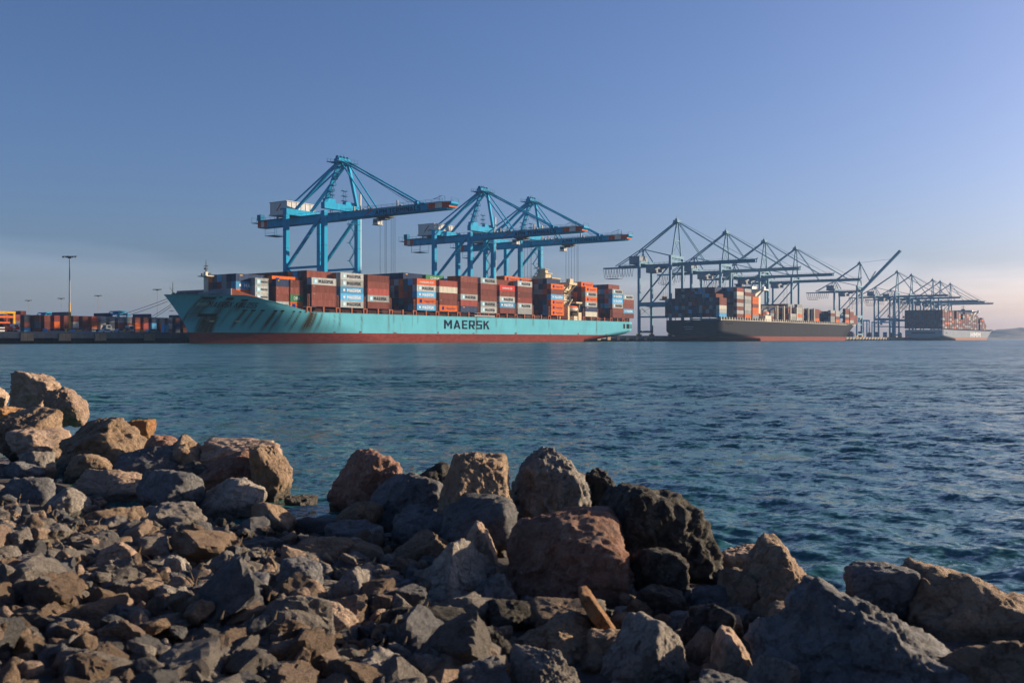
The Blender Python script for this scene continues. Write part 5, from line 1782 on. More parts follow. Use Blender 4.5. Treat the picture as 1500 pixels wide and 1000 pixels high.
# ------------------------------------------------------------------ rocks
def rock_mat(name, c1, c2, c3, bump=1.0, scale=1.0, pits=0.0):
    m, nt, b = new_mat(name)
    tc = N(nt, 'ShaderNodeTexCoord')
    oi = N(nt, 'ShaderNodeObjectInfo')
    rv = N(nt, 'ShaderNodeCombineXYZ')
    rr = math_n(nt, 'MULTIPLY', oi.outputs['Random'], 37.0)
    for k in range(3):
        nt.links.new(rr, rv.inputs[k])
    ad = nt.nodes.new('ShaderNodeVectorMath')
    nt.links.new(tc.outputs['Object'], ad.inputs[0])
    nt.links.new(rv.outputs[0], ad.inputs[1])
    v = ad.outputs[0]
    n1 = N(nt, 'ShaderNodeTexNoise', Scale=4.5 * scale, Detail=9.0, Roughness=0.68, Distortion=0.6)
    n2 = N(nt, 'ShaderNodeTexNoise', Scale=17.0 * scale, Detail=9.0, Roughness=0.72)
    n3 = N(nt, 'ShaderNodeTexNoise', Scale=70.0 * scale, Detail=6.0, Roughness=0.7)
    n5 = N(nt, 'ShaderNodeTexNoise', Scale=2.0 * scale, Detail=4.0, Roughness=0.6)
    for n in (n1, n2, n3, n5):
        nt.links.new(v, n.inputs['Vector'])
    vo = N(nt, 'ShaderNodeTexVoronoi', Scale=11.0 * scale, feature='DISTANCE_TO_EDGE')
    dst = nt.nodes.new('ShaderNodeVectorMath')
    dst.operation = 'MULTIPLY_ADD'
    nt.links.new(n2.outputs['Color'], dst.inputs[0])
    dst.inputs[1].default_value = (0.16, 0.16, 0.16)
    nt.links.new(v, dst.inputs[2])
    nt.links.new(dst.outputs[0], vo.inputs['Vector'])
    cc = mix(nt, ramp(nt, n1.outputs['Fac'], 0.36, 0.62), c1, c2)
    cc = mix(nt, ramp(nt, n2.outputs['Fac'], 0.56, 0.70), cc, c3)
    cc = mix(nt, math_n(nt, 'MULTIPLY', ramp(nt, n3.outputs['Fac'], 0.5, 0.68), 0.45), cc, tuple(x * 0.35 for x in c1))
    cc = mix(nt, math_n(nt, 'MULTIPLY', ramp(nt, n5.outputs['Fac'], 0.54, 0.66), 0.6), cc, tuple(x * 0.5 for x in c2))
    hs = N(nt, 'ShaderNodeHueSaturation')
    val = math_n(nt, 'MULTIPLY_ADD', oi.outputs['Random'], 0.55)
    val.node.inputs[2].default_value = 0.72
    nt.links.new(val, hs.inputs['Value'])
    nt.links.new(cc, hs.inputs['Color'])
    # damp, weedy tide band; its dark tone also paints shade into low inland gaps
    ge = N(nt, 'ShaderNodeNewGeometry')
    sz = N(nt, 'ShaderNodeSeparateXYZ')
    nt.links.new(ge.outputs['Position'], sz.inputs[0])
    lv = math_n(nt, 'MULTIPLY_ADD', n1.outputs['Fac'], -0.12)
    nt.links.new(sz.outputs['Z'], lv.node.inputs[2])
    wet_shade = ramp(nt, lv, 0.0, 0.05, (1, 1, 1, 1), (0, 0, 0, 1))
    fin = mix(nt, math_n(nt, 'MULTIPLY', wet_shade, 0.75), hs.outputs[0], (0.030, 0.030, 0.018))
    nt.links.new(fin, b.inputs['Base Color'])
    h = math_n(nt, 'ADD', math_n(nt, 'MULTIPLY', n2.outputs['Fac'], 0.042 / scale), math_n(nt, 'MULTIPLY', n3.outputs['Fac'], 0.015 / scale))
    crack = ramp(nt, vo.outputs['Distance'], 0.0, 0.05)
    h = math_n(nt, 'ADD', h, math_n(nt, 'MULTIPLY', crack, 0.005 / scale))
    if pits > 0:
        vp = N(nt, 'ShaderNodeTexVoronoi', Scale=16.0 * scale)
        nt.links.new(dst.outputs[0], vp.inputs['Vector'])
        h = math_n(nt, 'ADD', h, math_n(nt, 'MULTIPLY', ramp(nt, vp.outputs['Distance'], 0.1, 0.55), pits * 0.03 / scale))
    bp = N(nt, 'ShaderNodeBump', Strength=1.1 * bump, Distance=1.0)
    nt.links.new(h, bp.inputs['Height'])
    nt.links.new(bp.outputs[0], b.inputs['Normal'])
    rg_ = math_n(nt, 'MULTIPLY_ADD', wet_shade, -0.5)
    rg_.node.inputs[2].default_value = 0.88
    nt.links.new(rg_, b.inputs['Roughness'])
    b.inputs['Specular IOR Level'].default_value = 0.3
    return m


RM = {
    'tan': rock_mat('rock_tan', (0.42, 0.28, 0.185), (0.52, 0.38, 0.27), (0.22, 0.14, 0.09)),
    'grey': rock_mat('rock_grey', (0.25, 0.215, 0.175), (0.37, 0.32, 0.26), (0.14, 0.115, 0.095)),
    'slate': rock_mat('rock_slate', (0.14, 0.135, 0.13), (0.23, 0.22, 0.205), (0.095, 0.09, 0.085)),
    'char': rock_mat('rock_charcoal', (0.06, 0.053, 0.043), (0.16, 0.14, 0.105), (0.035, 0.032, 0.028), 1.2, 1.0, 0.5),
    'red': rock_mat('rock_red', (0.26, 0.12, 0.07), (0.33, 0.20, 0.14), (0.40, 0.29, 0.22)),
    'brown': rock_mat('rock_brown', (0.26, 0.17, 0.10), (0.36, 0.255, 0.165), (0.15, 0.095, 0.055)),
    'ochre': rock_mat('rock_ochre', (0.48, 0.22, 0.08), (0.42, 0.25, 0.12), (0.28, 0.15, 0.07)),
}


def ico(sub):
    bm = bmesh.new()
    bmesh.ops.create_icosphere(bm, subdivisions=sub, radius=1.0)
    bm.verts.ensure_lookup_table()
    v = np.array([p.co[:] for p in bm.verts])
    f = np.array([[q.index for q in p.verts] for p in bm.faces])
    bm.free()
    return v / np.linalg.norm(v, axis=1)[:, None], f


ICO = {k: ico(k) for k in (3, 4, 5, 6)}


def rock_shape(seed, sub, planes=None, nplanes=13, sharp=14.0, amp=0.10, freq=1.4, fine=0.03, pits=0.0, chip=0.0):
    """points of a broken stone: rounded intersection of fracture planes plus relief, extent normalised to [-1,1]"""
    rg = np.random.default_rng(seed)
    d, f = ICO[sub]
    nrm = rg.normal(size=(nplanes, 3))
    nrm /= np.linalg.norm(nrm, axis=1)[:, None]
    dist = 0.72 + 0.40 * rg.random(nplanes)
    if planes:
        pn = np.array([p[:3] for p in planes], float)
        pn /= np.linalg.norm(pn, axis=1)[:, None]
        nrm = np.concatenate([nrm, pn])
        dist = np.concatenate([dist + 0.12, np.array([p[3] for p in planes])])
    # always closed: six loose bounding planes
    nrm = np.concatenate([nrm, np.eye(3), -np.eye(3)])
    dist = np.concatenate([dist, np.full(6, 1.1)])
    q = np.clip(d @ nrm.T, 0, None) / dist
    r = (q ** sharp).sum(1) ** (-1.0 / sharp)
    P = d * r[:, None]
    off = Vector(rg.random(3) * 50)
    hz = np.empty(len(P))
    hf = np.empty(len(P))
    for i, p in enumerate(P):
        w = Vector(p) * freq + off
        hz[i] = noise.fractal(w, 0.8, 2.1, 4)
        hf[i] = noise.ridged_multi_fractal(w * 3.1, 0.85, 2.1, 6, 1.0, 2.0)
    P = P + d * (amp * hz + 1.2 * fine * (hf - 1.2))[:, None]
    if chip:
        # broken faces: every cell of a warped Voronoi pattern is cut at its own tilt
        hc = np.zeros(len(P))
        for i, p in enumerate(P):
            w = Vector(p)
            for fq, am in ((1.9, chip), (4.3, chip * 0.42)):
                q = w * fq + off + noise.noise_vector(w * 2.0 + off) * 0.35
                c0 = noise.voronoi(q)[1][0]
                tilt = noise.noise_vector(c0 * 7.31)
                hc[i] += am * ((q - c0).dot(tilt) * 1.6 + tilt.x * 0.5)
        P = P + d * hc[:, None]
    if pits:
        ht = np.array([noise.voronoi(Vector(p) * 4.6 + off)[0][0] for p in P])
        P = P + d * (pits * np.clip(ht - 0.42, -0.3, 0.3))[:, None]
    lo, hi = P.min(0), P.max(0)
    P = (P - (lo + hi) / 2) / ((hi - lo) / 2)
    return P, f


def boulder(px0, py0, px1, py1, Y, style, seed, label, planes=None, deep=1.0, yaw=0.0, grow=0.22, **kw):
    """one boulder whose visible front spans the given measured box at distance Y"""
    w = (px1 - px0) * Y / FPX / 2
    top = CAMH + (HZ - py0) * Y / FPX
    bot = CAMH + (HZ - py1) * Y / FPX
    bot -= (top - bot) * grow
    h = (top - bot) / 2
    dep = deep * (w + h) / 2
    kw.setdefault('chip', 0.095)
    kw.setdefault('sharp', 14.0)
    P, f = rock_shape(seed, kw.pop('sub', 6), planes, **kw)
    P = P * np.array([w, dep, h])
    if yaw:
        c, s_ = math.cos(yaw), math.sin(yaw)
        P = np.stack([P[:, 0] * c - P[:, 1] * s_, P[:, 0] * s_ + P[:, 1] * c, P[:, 2]], -1)
    o = bpy.data.objects.new('boulder', raw_mesh('boulder', P, f, RM[style]))
    o.location = ((px0 + px1) / 2 * Y / FPX - 750 * Y / FPX, Y + dep * 0.35, (top + bot) / 2)
    col.objects.link(o)
    tag(o, label, 'boulder', 'boulders along the water edge')
    return o


# left shore
boulder(2, 542, 84, 604, 14.0, 'tan', 1, 'pale tan boulder topmost at the left edge of the shore', amp=.14, nplanes=10)
boulder(62, 566, 120, 616, 13.6, 'tan', 2, 'pale tan rock leaning against the topmost left boulder', [(1, 0, .9, .8)], amp=.12)
boulder(-60, 562, 8, 612, 14.3, 'tan', 3, 'tan boulder cut by the left edge, behind the topmost one')
boulder(-30, 594, 40, 622, 12.2, 'ochre', 4, 'small orange rock at the left edge below the pale boulder', sub=5)
boulder(-8, 597, 78, 672, 11.0, 'brown', 5, 'dark brown block at the left edge under the pale boulder', [(1, -.3, .1, .8), (0, -.4, 1, .85)], sharp=20)
boulder(78, 612, 212, 690, 10.2, 'brown', 6, 'broad brown boulder sloping up to the right at left shore', [(-.5, -.4, .8, .72), (.9, -.2, .4, .8)], nplanes=10, amp=.13)
boulder(186, 614, 222, 646, 10.8, 'ochre', 7, 'small orange rock at the right end of the broad brown boulder', sub=5)
boulder(206, 637, 262, 672, 10.0, 'red', 8, 'reddish rock between the broad brown boulder and the pointed one', sub=5)
boulder(226, 638, 295, 690, 9.2, 'brown', 9, 'pointed brown rock in front of the water, left shore', [(-.8, -.2, .7, .6), (.7, -.2, .8, .75)], sub=5)
boulder(284, 645, 412, 690, 9.2, 'tan', 10, 'long flat tan slab lying along the water edge', [(0, -.2, 1, .8)], nplanes=9, sharp=18)
boulder(358, 652, 425, 748, 8.4, 'brown', 11, 'tall dark brown boulder at the right end of the flat slab', amp=.12, nplanes=9)
boulder(276, 662, 388, 728, 8.5, 'red', 12, 'reddish ridged boulder in front of the flat tan slab', [(-.6, -.3, .8, .65), (.7, -.5, .5, .75)])
boulder(274, 702, 380, 776, 7.6, 'grey', 13, 'rounded grey brown boulder below the reddish ridged one', [(-.7, -.4, .6, .75)])
boulder(84, 690, 224, 752, 8.4, 'tan', 14, 'large flat light boulder in the middle of the left bank', [(-.4, -.7, .7, .62), (.5, -.1, .9, .8)], nplanes=9)
boulder(88, 664, 162, 706, 9.4, 'brown', 15, 'small brown boulder just above the large flat light one', sub=5)
boulder(168, 654, 262, 712, 9.0, 'slate', 16, 'dark slab in shade right of the small brown boulder', [(0, -.5, .8, .7)], sub=5)
boulder(0, 676, 58, 712, 9.2, 'slate', 17, 'grey angular stone near the left edge above the rubble', sub=5)
boulder(26, 660, 78, 704, 9.6, 'grey', 18, 'pale grey stone under the dark brown block', sub=5)
boulder(415, 726, 462, 764, 8.1, 'brown', 19, 'low brown rock at the water between two boulder groups', sub=5)
boulder(414, 758, 502, 804, 6.9, 'slate', 20, 'grey stone with an orange right end, right of centre bank', [(-.3, -.8, .5, .7)], sub=5)
# centre group
boulder(475, 659, 600, 764, 7.8, 'red', 21, 'big rounded orange red boulder standing alone against the water', amp=.10, nplanes=11, sharp=9)
boulder(596, 678, 672, 740, 7.6, 'char', 22, 'dark jagged rock behind, right of the orange red boulder', [(-.6, 0, .8, .7)], sub=5, fine=.05)
boulder(522, 696, 652, 790, 7.1, 'slate', 23, 'dark shaded slab in front of the orange red boulder', [(-.7, -.3, .7, .62), (0, -1, .3, .7)], nplanes=9)
boulder(634, 666, 753, 790, 6.4, 'brown', 24, 'tall blocky dark brown boulder with a pale patch, centre', [(-.9, -.2, .3, .72), (.95, 0, .1, .8)], nplanes=8, amp=.08, fine=.05)
boulder(742, 656, 868, 772, 6.9, 'grey', 25, 'rough grey boulder rising highest right of centre', [(.7, 0, .75, .78), (-.5, 0, .9, .85)], amp=.11, fine=.06)
boulder(858, 688, 908, 746, 7.1, 'char', 26, 'small rough dark rock behind the grey and the black boulder', sub=5, fine=.07)
boulder(866, 707, 1068, 880, 5.45, 'char', 27, 'large black pitted boulder, most massive of the centre', None, amp=.05, nplanes=12, sharp=8, fine=.05, pits=.07, chip=.09)
boulder(738, 752, 934, 905, 5.0, 'red', 28, 'large smooth reddish boulder in shade below the grey one', amp=.06, nplanes=9, sharp=8)
boulder(672, 764, 730, 838, 5.5, 'tan', 29, 'triangular tan stone wedged left of the shaded reddish boulder', [(-.8, 0, .6, .75), (.8, 0, .5, .8)], nplanes=8, sharp=24, sub=5)
boulder(552, 782, 672, 858, 5.7, 'brown', 30, 'long brown slab slanting up behind the pointed grey boulder', [(-.5, -.2, .85, .5), (0, -1, .2, .7)], nplanes=6, sharp=22)
boulder(606, 796, 716, 905, 4.8, 'grey', 31, 'pointed grey boulder with one sunlit face, centre foreground', [(-.75, -.5, .6, .6), (.8, -.5, .5, .62)], nplanes=6, sharp=20)
boulder(640, 730, 760, 800, 6.0, 'slate', 32, 'shaded dark stone beneath the tall blocky brown boulder', sub=5)
boulder(560, 896, 688, 975, 4.0, 'char', 33, 'dark domed rock among stones at bottom centre', [(-.2, -.8, .6, .7)], sub=5)
boulder(608, 893, 672, 925, 4.4, 'tan', 34, 'small tan stone on top of the dark domed rock', sub=5)
boulder(735, 910, 890, 992, 4.0, 'brown', 35, 'mottled brown boulder below the shaded reddish one', amp=.09, fine=.05, sharp=9)
boulder(776, 884, 874, 930, 4.25, 'brown', 36, 'thin brown slab behind the mottled boulder', [(0, -.3, 1, .6)], nplanes=5, sharp=26, sub=5)
boulder(744, 958, 852, 1040, 3.3, 'grey', 37, 'grey stone cut by the bottom edge below the mottled boulder', fine=.05)
boulder(878, 906, 1015, 1020, 3.7, 'grey', 38, 'light grey boulder tilted to the right at bottom centre', [(-.8, -.2, .7, .6), (.8, -.5, .2, .8)], nplanes=8)
boulder(996, 888, 1076, 956, 4.1, 'char', 39, 'dark stone with pale top behind the light grey boulder', sub=5, fine=.06)
boulder(1040, 925, 1112, 1020, 3.7, 'tan', 40, 'tan stone slanting down right of the light grey boulder', [(.8, -.2, .7, .55), (-.9, 0, .3, .7)], sub=5, sharp=18)
boulder(1010, 862, 1090, 908, 4.7, 'slate', 41, 'low dark rock at the foot of the black pitted boulder', sub=5)
# right group
boulder(1050, 803, 1160, 862, 5.7, 'tan', 42, 'flat tan rock at the water right of the black boulder', [(0, 0, 1, .7)], nplanes=8, sharp=16)
boulder(1076, 800, 1240, 965, 4.6, 'brown', 43, 'steep brown peaked boulder at the water, right side', [(-.7, -.35, .7, .72), (.78, -.2, .7, .66)], nplanes=9, amp=.10, fine=.05)
boulder(1112, 872, 1500, 1130, 3.35, 'slate', 44, 'huge grey wedge shaped boulder at the bottom right', [(-.78, -.35, .62, .55), (.52, -.05, .85, .45), (-.1, -.9, .45, .6)], nplanes=9, sharp=12, amp=.10, chip=.12, fine=.04)
boulder(1322, 850, 1600, 1050, 4.4, 'brown', 45, 'brown boulder behind the huge grey wedge, at right edge', [(-.3, -.6, .8, .7), (.45, 0, .9, .75), (-1, 0, .2, .7)], nplanes=8, amp=.08)
boulder(1150, 930, 1260, 1010, 4.0, 'slate', 46, 'shaded rock left of the huge grey wedge', sub=5)
boulder(1090, 960, 1170, 1060, 3.3, 'grey', 47, 'grey stone at the foot of the huge wedge, bottom edge', sub=5)
# the tilted orange slab
boulder(848, 866, 914, 952, 4.12, 'ochre', 48, 'narrow bright orange slab leaning diagonally between boulders', [(.74, 0, .67, .28), (-.74, 0, -.67, .28), (0, -1, 0, .6)], nplanes=0, sharp=30, sub=5, amp=.02, fine=.01, deep=.8, grow=.05)
boulder(1370, 955, 1640, 1120, 3.2, 'brown', 76, 'dark brown boulder cut by the bottom right corner', [(-.3, -.5, .8, .75)], nplanes=9)
boulder(1240, 828, 1345, 900, 4.7, 'slate', 77, 'low dark rock at the water between the peaked and brown boulders', [(0, 0, 1, .7)], sub=5)
boulder(920, 800, 1010, 880, 5.0, 'char', 78, 'dark rock in shade at the foot of the black boulder', sub=5)
boulder(1055, 840, 1130, 915, 4.7, 'brown', 79, 'brown rock left of the steep peaked boulder', [(-.5, -.5, .7, .7)], sub=5)
boulder(490, 735, 560, 790, 6.9, 'brown', 80, 'brown rock under the orange red boulder', sub=5)
boulder(570, 745, 660, 806, 6.3, 'slate', 81, 'dark slab under the shaded slab of the centre', [(-.2, -.4, .9, .6)], sub=5)
boulder(540, 848, 622, 905, 4.9, 'slate', 82, 'shaded stone left of the pointed grey boulder', sub=5)
boulder(700, 880, 790, 935, 4.4, 'char', 83, 'dark stone behind the mottled brown boulder', sub=5)
boulder(860, 930, 930, 990, 3.9, 'brown', 84, 'brown stone below the leaning orange slab', sub=5)
boulder(1120, 890, 1200, 960, 4.1, 'brown', 85, 'brown stone at the left flank of the huge wedge', sub=5)
# boulders that fill the upper left bank
boulder(-14, 700, 72, 756, 7.6, 'slate', 60, 'dark angular block at the left edge above the rubble', [(0, -.8, .6, .7)], sub=5, sharp=20)
boulder(56, 716, 118, 766, 7.2, 'grey', 61, 'grey wedge at the left foot of the large flat light boulder', [(-.6, -.4, .7, .6)], sub=5, sharp=20)
boulder(196, 690, 292, 752, 7.6, 'slate', 62, 'shaded slate block right of the large flat light boulder', [(-.3, -.7, .6, .65)], sub=5)
boulder(216, 738, 300, 784, 6.7, 'grey', 63, 'low grey block below the shaded slate block', [(.3, -.3, .9, .7)], sub=5, sharp=20)
boulder(366, 736, 428, 786, 6.8, 'brown', 64, 'brown stone at the foot of the tall dark brown boulder', sub=5, sharp=18)
boulder(470, 766, 560, 812, 6.3, 'slate', 65, 'flat dark stone in shade below the orange red boulder', [(0, -.2, 1, .6)], sub=5)
boulder(128, 744, 206, 784, 6.8, 'brown', 66, 'brown flat topped stone below the large flat light boulder', sub=5, sharp=20)
boulder(10, 628, 92, 676, 10.6, 'tan', 67, 'tan rock between the dark brown block and the broad boulder', sub=5)
boulder(255, 676, 310, 718, 8.6, 'char', 68, 'dark rock in the gap left of the reddish ridged boulder', sub=5)
boulder(430, 790, 520, 838, 5.8, 'brown', 69, 'brown slab with lit right edge, left of the long slanting slab', [(0, -.4, .9, .6)], sub=5, sharp=20)
boulder(690, 840, 760, 905, 4.7, 'slate', 70, 'dark stone in the hollow left of the shaded reddish boulder', sub=5)
boulder(930, 860, 1010, 905, 4.6, 'char', 71, 'dark stone in the hollow under the black boulder', sub=5)
boulder(690, 915, 750, 965, 3.9, 'char', 72, 'small dark stone left of the mottled brown boulder', sub=5)
boulder(668, 968, 750, 1030, 3.3, 'slate', 73, 'dark stone at the bottom edge left of the grey one', sub=5)
boulder(500, 960, 600, 1030, 3.3, 'grey', 74, 'grey stone at the bottom edge right of the big slab', [(.3, -.4, .8, .7)], sub=5, sharp=20)
boulder(1010, 985, 1100, 1060, 3.1, 'slate', 75, 'dark stone at the bottom edge right of the light grey boulder', sub=5)
# a few stones that stand out in the rubble
boulder(298, 902, 470, 990, 3.6, 'slate', 49, 'large dark blue grey slab among the rubble at bottom', [(-.2, -.5, .85, .55), (.6, -.3, .7, .7)], nplanes=7, sharp=20)
boulder(0, 908, 52, 952, 3.5, 'slate', 50, 'flat grey stone at the left edge near the bottom', sub=5)
boulder(160, 855, 222, 906, 4.1, 'brown', 51, 'cracked square brown stone in the lower left rubble', [(0, -.9, .4, .7)], sub=5, sharp=24)
boulder(222, 858, 282, 910, 4.1, 'grey', 52, 'grey stone with a bright edge beside the cracked brown one', sub=5, sharp=24)
boulder(455, 885, 526, 942, 4.0, 'tan', 53, 'tan stone below the bright topped pair, centre left', sub=5)
boulder(484, 830, 545, 900, 4.6, 'grey', 54, 'upright grey tan stone in the rubble, left of centre', sub=5, sharp=20)
boulder(405, 820, 470, 868, 4.8, 'slate', 55, 'pale blue grey stone with a flat sunlit top, centre left', [(.2, -.2, 1, .7)], sub=5, sharp=24)
boulder(140, 795, 200, 840, 5.1, 'tan', 56, 'rounded tan stone in the middle of the rubble', sub=5)
boulder(230, 812, 278, 860, 4.9, 'grey', 57, 'tall grey stone leaning right in the rubble', sub=5, sharp=22)
boulder(312, 845, 388, 906, 4.5, 'slate', 58, 'layered dark grey stone just above the large blue grey slab', [(0, -.2, 1, .6)], sub=5, sharp=24)

# loose rubble: shared meshes, every stone an object
STONES = []
for k in range(16):
    P, f = rock_shape(200 + k, 4, None, nplanes=9, sharp=90.0, amp=.03, freq=1.1, fine=.01, chip=.12)
    P = P * np.array([1.0, 0.75 + 0.25 * ((k * 7) % 5) / 5, 0.5 + 0.3 * ((k * 3) % 4) / 4])
    STONES.append((P, f))
smesh = {}
for k, (P, f) in enumerate(STONES):
    for st_ in ('tan', 'grey', 'slate', 'brown'):
        smesh[(k, st_)] = raw_mesh('stone', P, f, RM[st_])
        smesh[(k, st_)].polygons.foreach_set('use_smooth', np.zeros(len(f), dtype=bool))
rs = random.Random(77)
cand = []
for size, count, ylo, yhi in ((0.16, 26, 2.6, 6.5), (0.115, 130, 2.5, 8.0), (0.075, 420, 2.2, 7.8), (0.048, 1000, 2.1, 7.0)):
    tries = 0
    made = 0
    while made < count and tries < count * 12:
        tries += 1
        y = ylo + (yhi - ylo) * rs.random() ** 1.25
        half_l = -0.62 * y
        x = half_l + (0.62 * y - 0.10 - 0.10 * max(0.0, y - 3.6)) * rs.random()
        r = size * (0.65 + 0.7 * rs.random())
        if np.interp(x, SHX, SHY) - y < 0.6:
            continue
        pyy = HZ + FPX * (CAMH - float(bank_z(np.array(x), np.array(y))) - r) / y
        if pyy < 728 + 0.05 * (750 + FPX * x / y) * (1 if x > -2.2 else 0):
            continue
        lift = 0.0
        bad = False
        for (cx, cy, cr, cz) in cand:
            dd = math.hypot(cx - x, cy - y)
            if dd < 0.62 * (cr + r) and abs(cr - r) < .04:
                bad = True
                break
            if dd < 0.8 * cr:
                lift = max(lift, cz)
        if bad:
            continue
        made += 1
        z = float(bank_z(np.array(x), np.array(y))) + r * 0.22 + min(lift, 0.12)
        cand.append((x, y, r, r * 0.5))
        p = (x, y, z, r)
        st_ = rs.choice(['grey', 'grey', 'grey', 'slate', 'slate', 'tan', 'brown', 'brown'])
        STONES.append(None)
        smesh.setdefault('list', []).append((p, rs.randrange(16), st_, (rs.gauss(0, .35), rs.gauss(0, .35), rs.random() * 6.28)))
lst = smesh['list']
lst.sort(key=lambda q: -q[0][3] / q[0][1])
ANCH = {}
for o in bpy.data.objects:
    if o.name.startswith('boulder'):
        ANCH[o['label']] = (750 + FPX * o.location.x / o.location.y, HZ + FPX * (CAMH - o.location.z) / o.location.y)


def stone_label(x, y, z, r, colour):
    px, py = 750 + FPX * x / y, HZ + FPX * (CAMH - z) / y
    lab = min(ANCH, key=lambda q: (ANCH[q][0] - px) ** 2 + (ANCH[q][1] - py) ** 2)
    ax, ay = ANCH[lab]
    if abs(px - ax) > abs(py - ay):
        rel = 'right of' if px > ax else 'left of'
    else:
        rel = 'below' if py > ay else 'above'
    gapw = math.hypot(px - ax, py - ay)
    near = 'close ' if gapw < 60 else ('' if gapw < 110 else 'well ')
    size = 'larger' if r > .10 else ('medium' if r > .07 else 'small')
    short = lab.split(',')[0].split()[:7]
    while short[-1] in ('the', 'of', 'in', 'at', 'a', 'an', 'and', 'to', 'with', 'against', 'right', 'left', 'under', 'below', 'near', 'between', 'on', 'behind', 'along', 'from', 'above', 'down', 'up', 'among', 'its', 'just'):
        short.pop()
    return f'{size} {colour} stone {near}{rel} the {" ".join(short)}'


CN = {'grey': 'grey', 'slate': 'blue grey', 'tan': 'tan', 'brown': 'brown'}
pv, pf, po_ = [], [], 0
D3, F3 = None, None
for i, ((x, y, z, r), k, st_, rot) in enumerate(lst):
    if i < 300:
        o = bpy.data.objects.new('stone', smesh[(k, st_)])
        o.location = (x, y, z)
        o.scale = (r, r, r)
        o.rotation_euler = rot
        col.objects.link(o)
        tag(o, stone_label(x, y, z, r, CN[st_]), 'stone', 'loose stones of the rubble bank')
    else:
        P, f = STONES[k]
        R_ = np.array(Matrix.Rotation(rot[2], 3, 'Z') @ Matrix.Rotation(rot[1], 3, 'Y') @ Matrix.Rotation(rot[0], 3, 'X'))
        pv.append((P * r) @ R_.T + np.array([x, y, z]))
        pf.append((f + po_, ['grey', 'slate', 'tan', 'brown'].index(st_)))
        po_ += len(P)
for i in range(170):
    y = 2.9 + 2.6 * rs.random()
    x = -0.5 + 2.1 * rs.random()
    if np.interp(x, SHX, SHY) - y < 0.5:
        continue
    r = 0.03 + 0.06 * rs.random()
    P, f = STONES[rs.randrange(16)]
    R_ = np.array(Matrix.Rotation(rs.random() * 6, 3, 'Z') @ Matrix.Rotation(rs.gauss(0, .5), 3, 'Y'))
    pv.append((P * r) @ R_.T + np.array([x, y, float(bank_z(np.array(x), np.array(y))) + r * .3]))
    pf.append((f + po_, rs.randrange(4)))
    po_ += len(P)
if pv:
    mi = np.concatenate([np.full(len(a), b_) for a, b_ in pf])
    o = bpy.data.objects.new('rubble', raw_mesh('rubble', np.concatenate(pv), np.concatenate([a for a, _ in pf]), [RM[q] for q in ('grey', 'slate', 'tan', 'brown')], False, mi))
    col.objects.link(o)
    tag(o, 'smallest broken stones filling the gaps of the rubble', kind='stuff')
# gravel everywhere between the boulders
gv, gf, go_, gm = [], [], 0, []
d3, f3 = ICO[3]
gr = np.random.default_rng(9)
shapes = []
for k in range(8):
    P, f = rock_shape(300 + k, 3, None, nplanes=9, sharp=20.0, amp=.05, fine=.0)
    shapes.append(P * np.array([1, .8, .6]))
for i in range(1500):
    y = 2.0 + 6.5 * gr.random() ** 1.2
    x = -0.62 * y + 1.2 * y * gr.random()
    if np.interp(x, SHX, SHY) - y < 0.15 or x > -0.35 + 0.3 * gr.random():
        continue
    r = 0.022 + 0.045 * gr.random()
    a = gr.random(3) * 6.28
    R_ = np.array(Matrix.Rotation(a[0], 3, 'Z') @ Matrix.Rotation(a[1], 3, 'Y') @ Matrix.Rotation(a[2], 3, 'X'))
    P = (shapes[i % 8] * r) @ R_.T + np.array([x, y, float(bank_z(np.array(x), np.array(y))) + r * .3 + .02])
    gv.append(P)
    gf.append(f3 + go_)
    gm.append(np.full(len(f3), i % 4))
    go_ += len(P)
o = bpy.data.objects.new('gravel', raw_mesh('gravel', np.concatenate(gv), np.concatenate(gf), [RM[q] for q in ('grey', 'slate', 'tan', 'brown')], True, np.concatenate(gm)))
col.objects.link(o)
tag(o, 'gravel between the boulders and stones', kind='stuff')

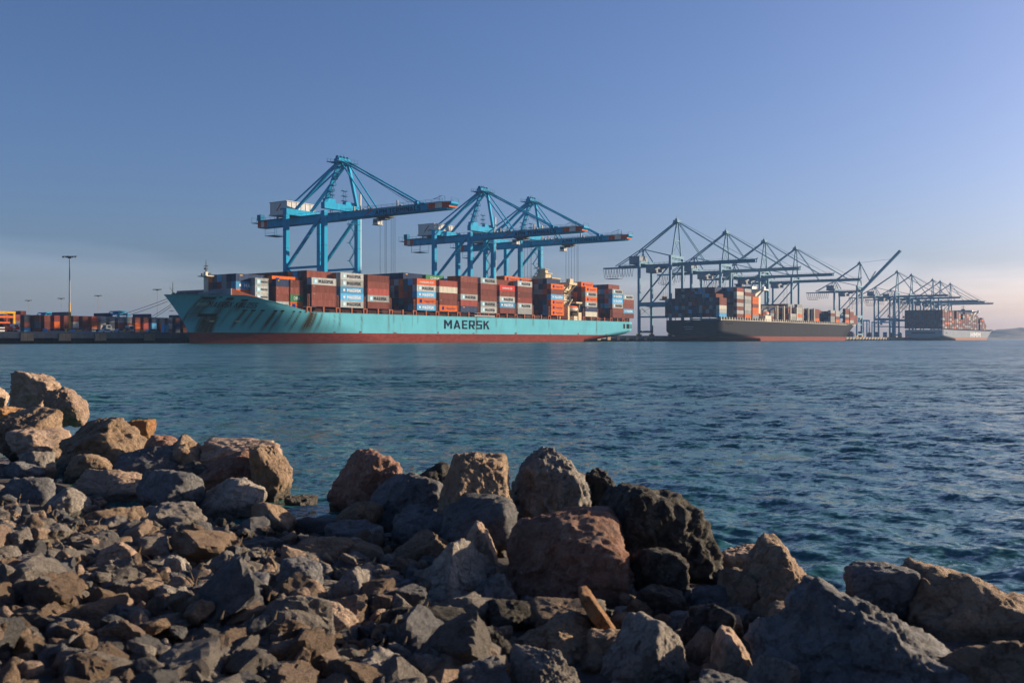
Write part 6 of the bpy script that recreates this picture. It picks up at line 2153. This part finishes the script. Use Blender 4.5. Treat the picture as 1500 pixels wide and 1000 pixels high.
# dry grass stems among the rubble
m, nt, b = new_mat('dry_grass')
tc = N(nt, 'ShaderNodeTexCoord')
n1 = N(nt, 'ShaderNodeTexNoise', Scale=9.0, Detail=3.0)
nt.links.new(tc.outputs['Object'], n1.inputs['Vector'])
nt.links.new(mix(nt, n1.outputs['Fac'], (0.16, 0.11, 0.055), (0.36, 0.26, 0.14)), b.inputs['Base Color'])
b.inputs['Roughness'].default_value = 0.8
M['dry_grass'] = m
gm_ = MB()
rg = random.Random(31)
tufts = [(300, 860, 4.6), (250, 800, 5.4), (385, 800, 5.6), (440, 860, 4.9), (470, 800, 6.0), (130, 770, 6.4), (500, 880, 4.6), (60, 820, 5.2), (540, 840, 5.4), (350, 780, 6.2), (575, 910, 4.2), (590, 960, 3.7), (620, 980, 3.5), (660, 985, 3.6), (230, 770, 6.5), (40, 745, 7.0), (420, 930, 3.9), (330, 940, 3.7), (545, 955, 3.7)]
for px, py, Y in tufts:
    x0 = (px - 750) * Y / FPX
    for k in range(rg.randint(7, 15)):
        x = x0 + rg.gauss(0, .10)
        y = Y + rg.gauss(0, .10)
        z = float(bank_z(np.array(x), np.array(y))) + .02
        h = rg.uniform(.04, .15)
        lean = Vector((rg.gauss(0, .5), rg.gauss(0, .4), 1)).normalized()
        p = Vector((x, y, z))
        mid = p + lean * h * .6
        tip = mid + (lean + Vector((rg.gauss(0, .5), rg.gauss(0, .3), -.25))).normalized() * h * .5
        gm_.tube(p, mid, .0022, 4, .0018)
        gm_.tube(mid, tip, .0018, 4, .0006)
        if rg.random() < .25:
            gm_.tube(tip, tip + Vector((.01, 0, .03)), .007, 5, .002)
go = gm_.build('dry_grass', M['dry_grass'])
tag(go, 'dry straw coloured grass stems growing between the stones', kind='stuff')

# ------------------------------------------------------------------ haze over the whole harbour
m = bpy.data.materials.new('haze_air')
m.use_nodes = True
nt = m.node_tree
nt.nodes.clear()
out = nt.nodes.new('ShaderNodeOutputMaterial')
vol = nt.nodes.new('ShaderNodeVolumePrincipled')
vol.inputs['Color'].default_value = (0.38, 0.62, 1.0, 1)
vol.inputs['Density'].default_value = 0.00011
vol.inputs['Anisotropy'].default_value = 0.0
nt.links.new(vol.outputs[0], out.inputs['Volume'])
hz = part('haze', m, None, lambda q: q.box(-4700, 4700, -4700, 4700, -4.0, 96.0))
tag(hz, 'thin sunlit haze over the harbour', kind='stuff')
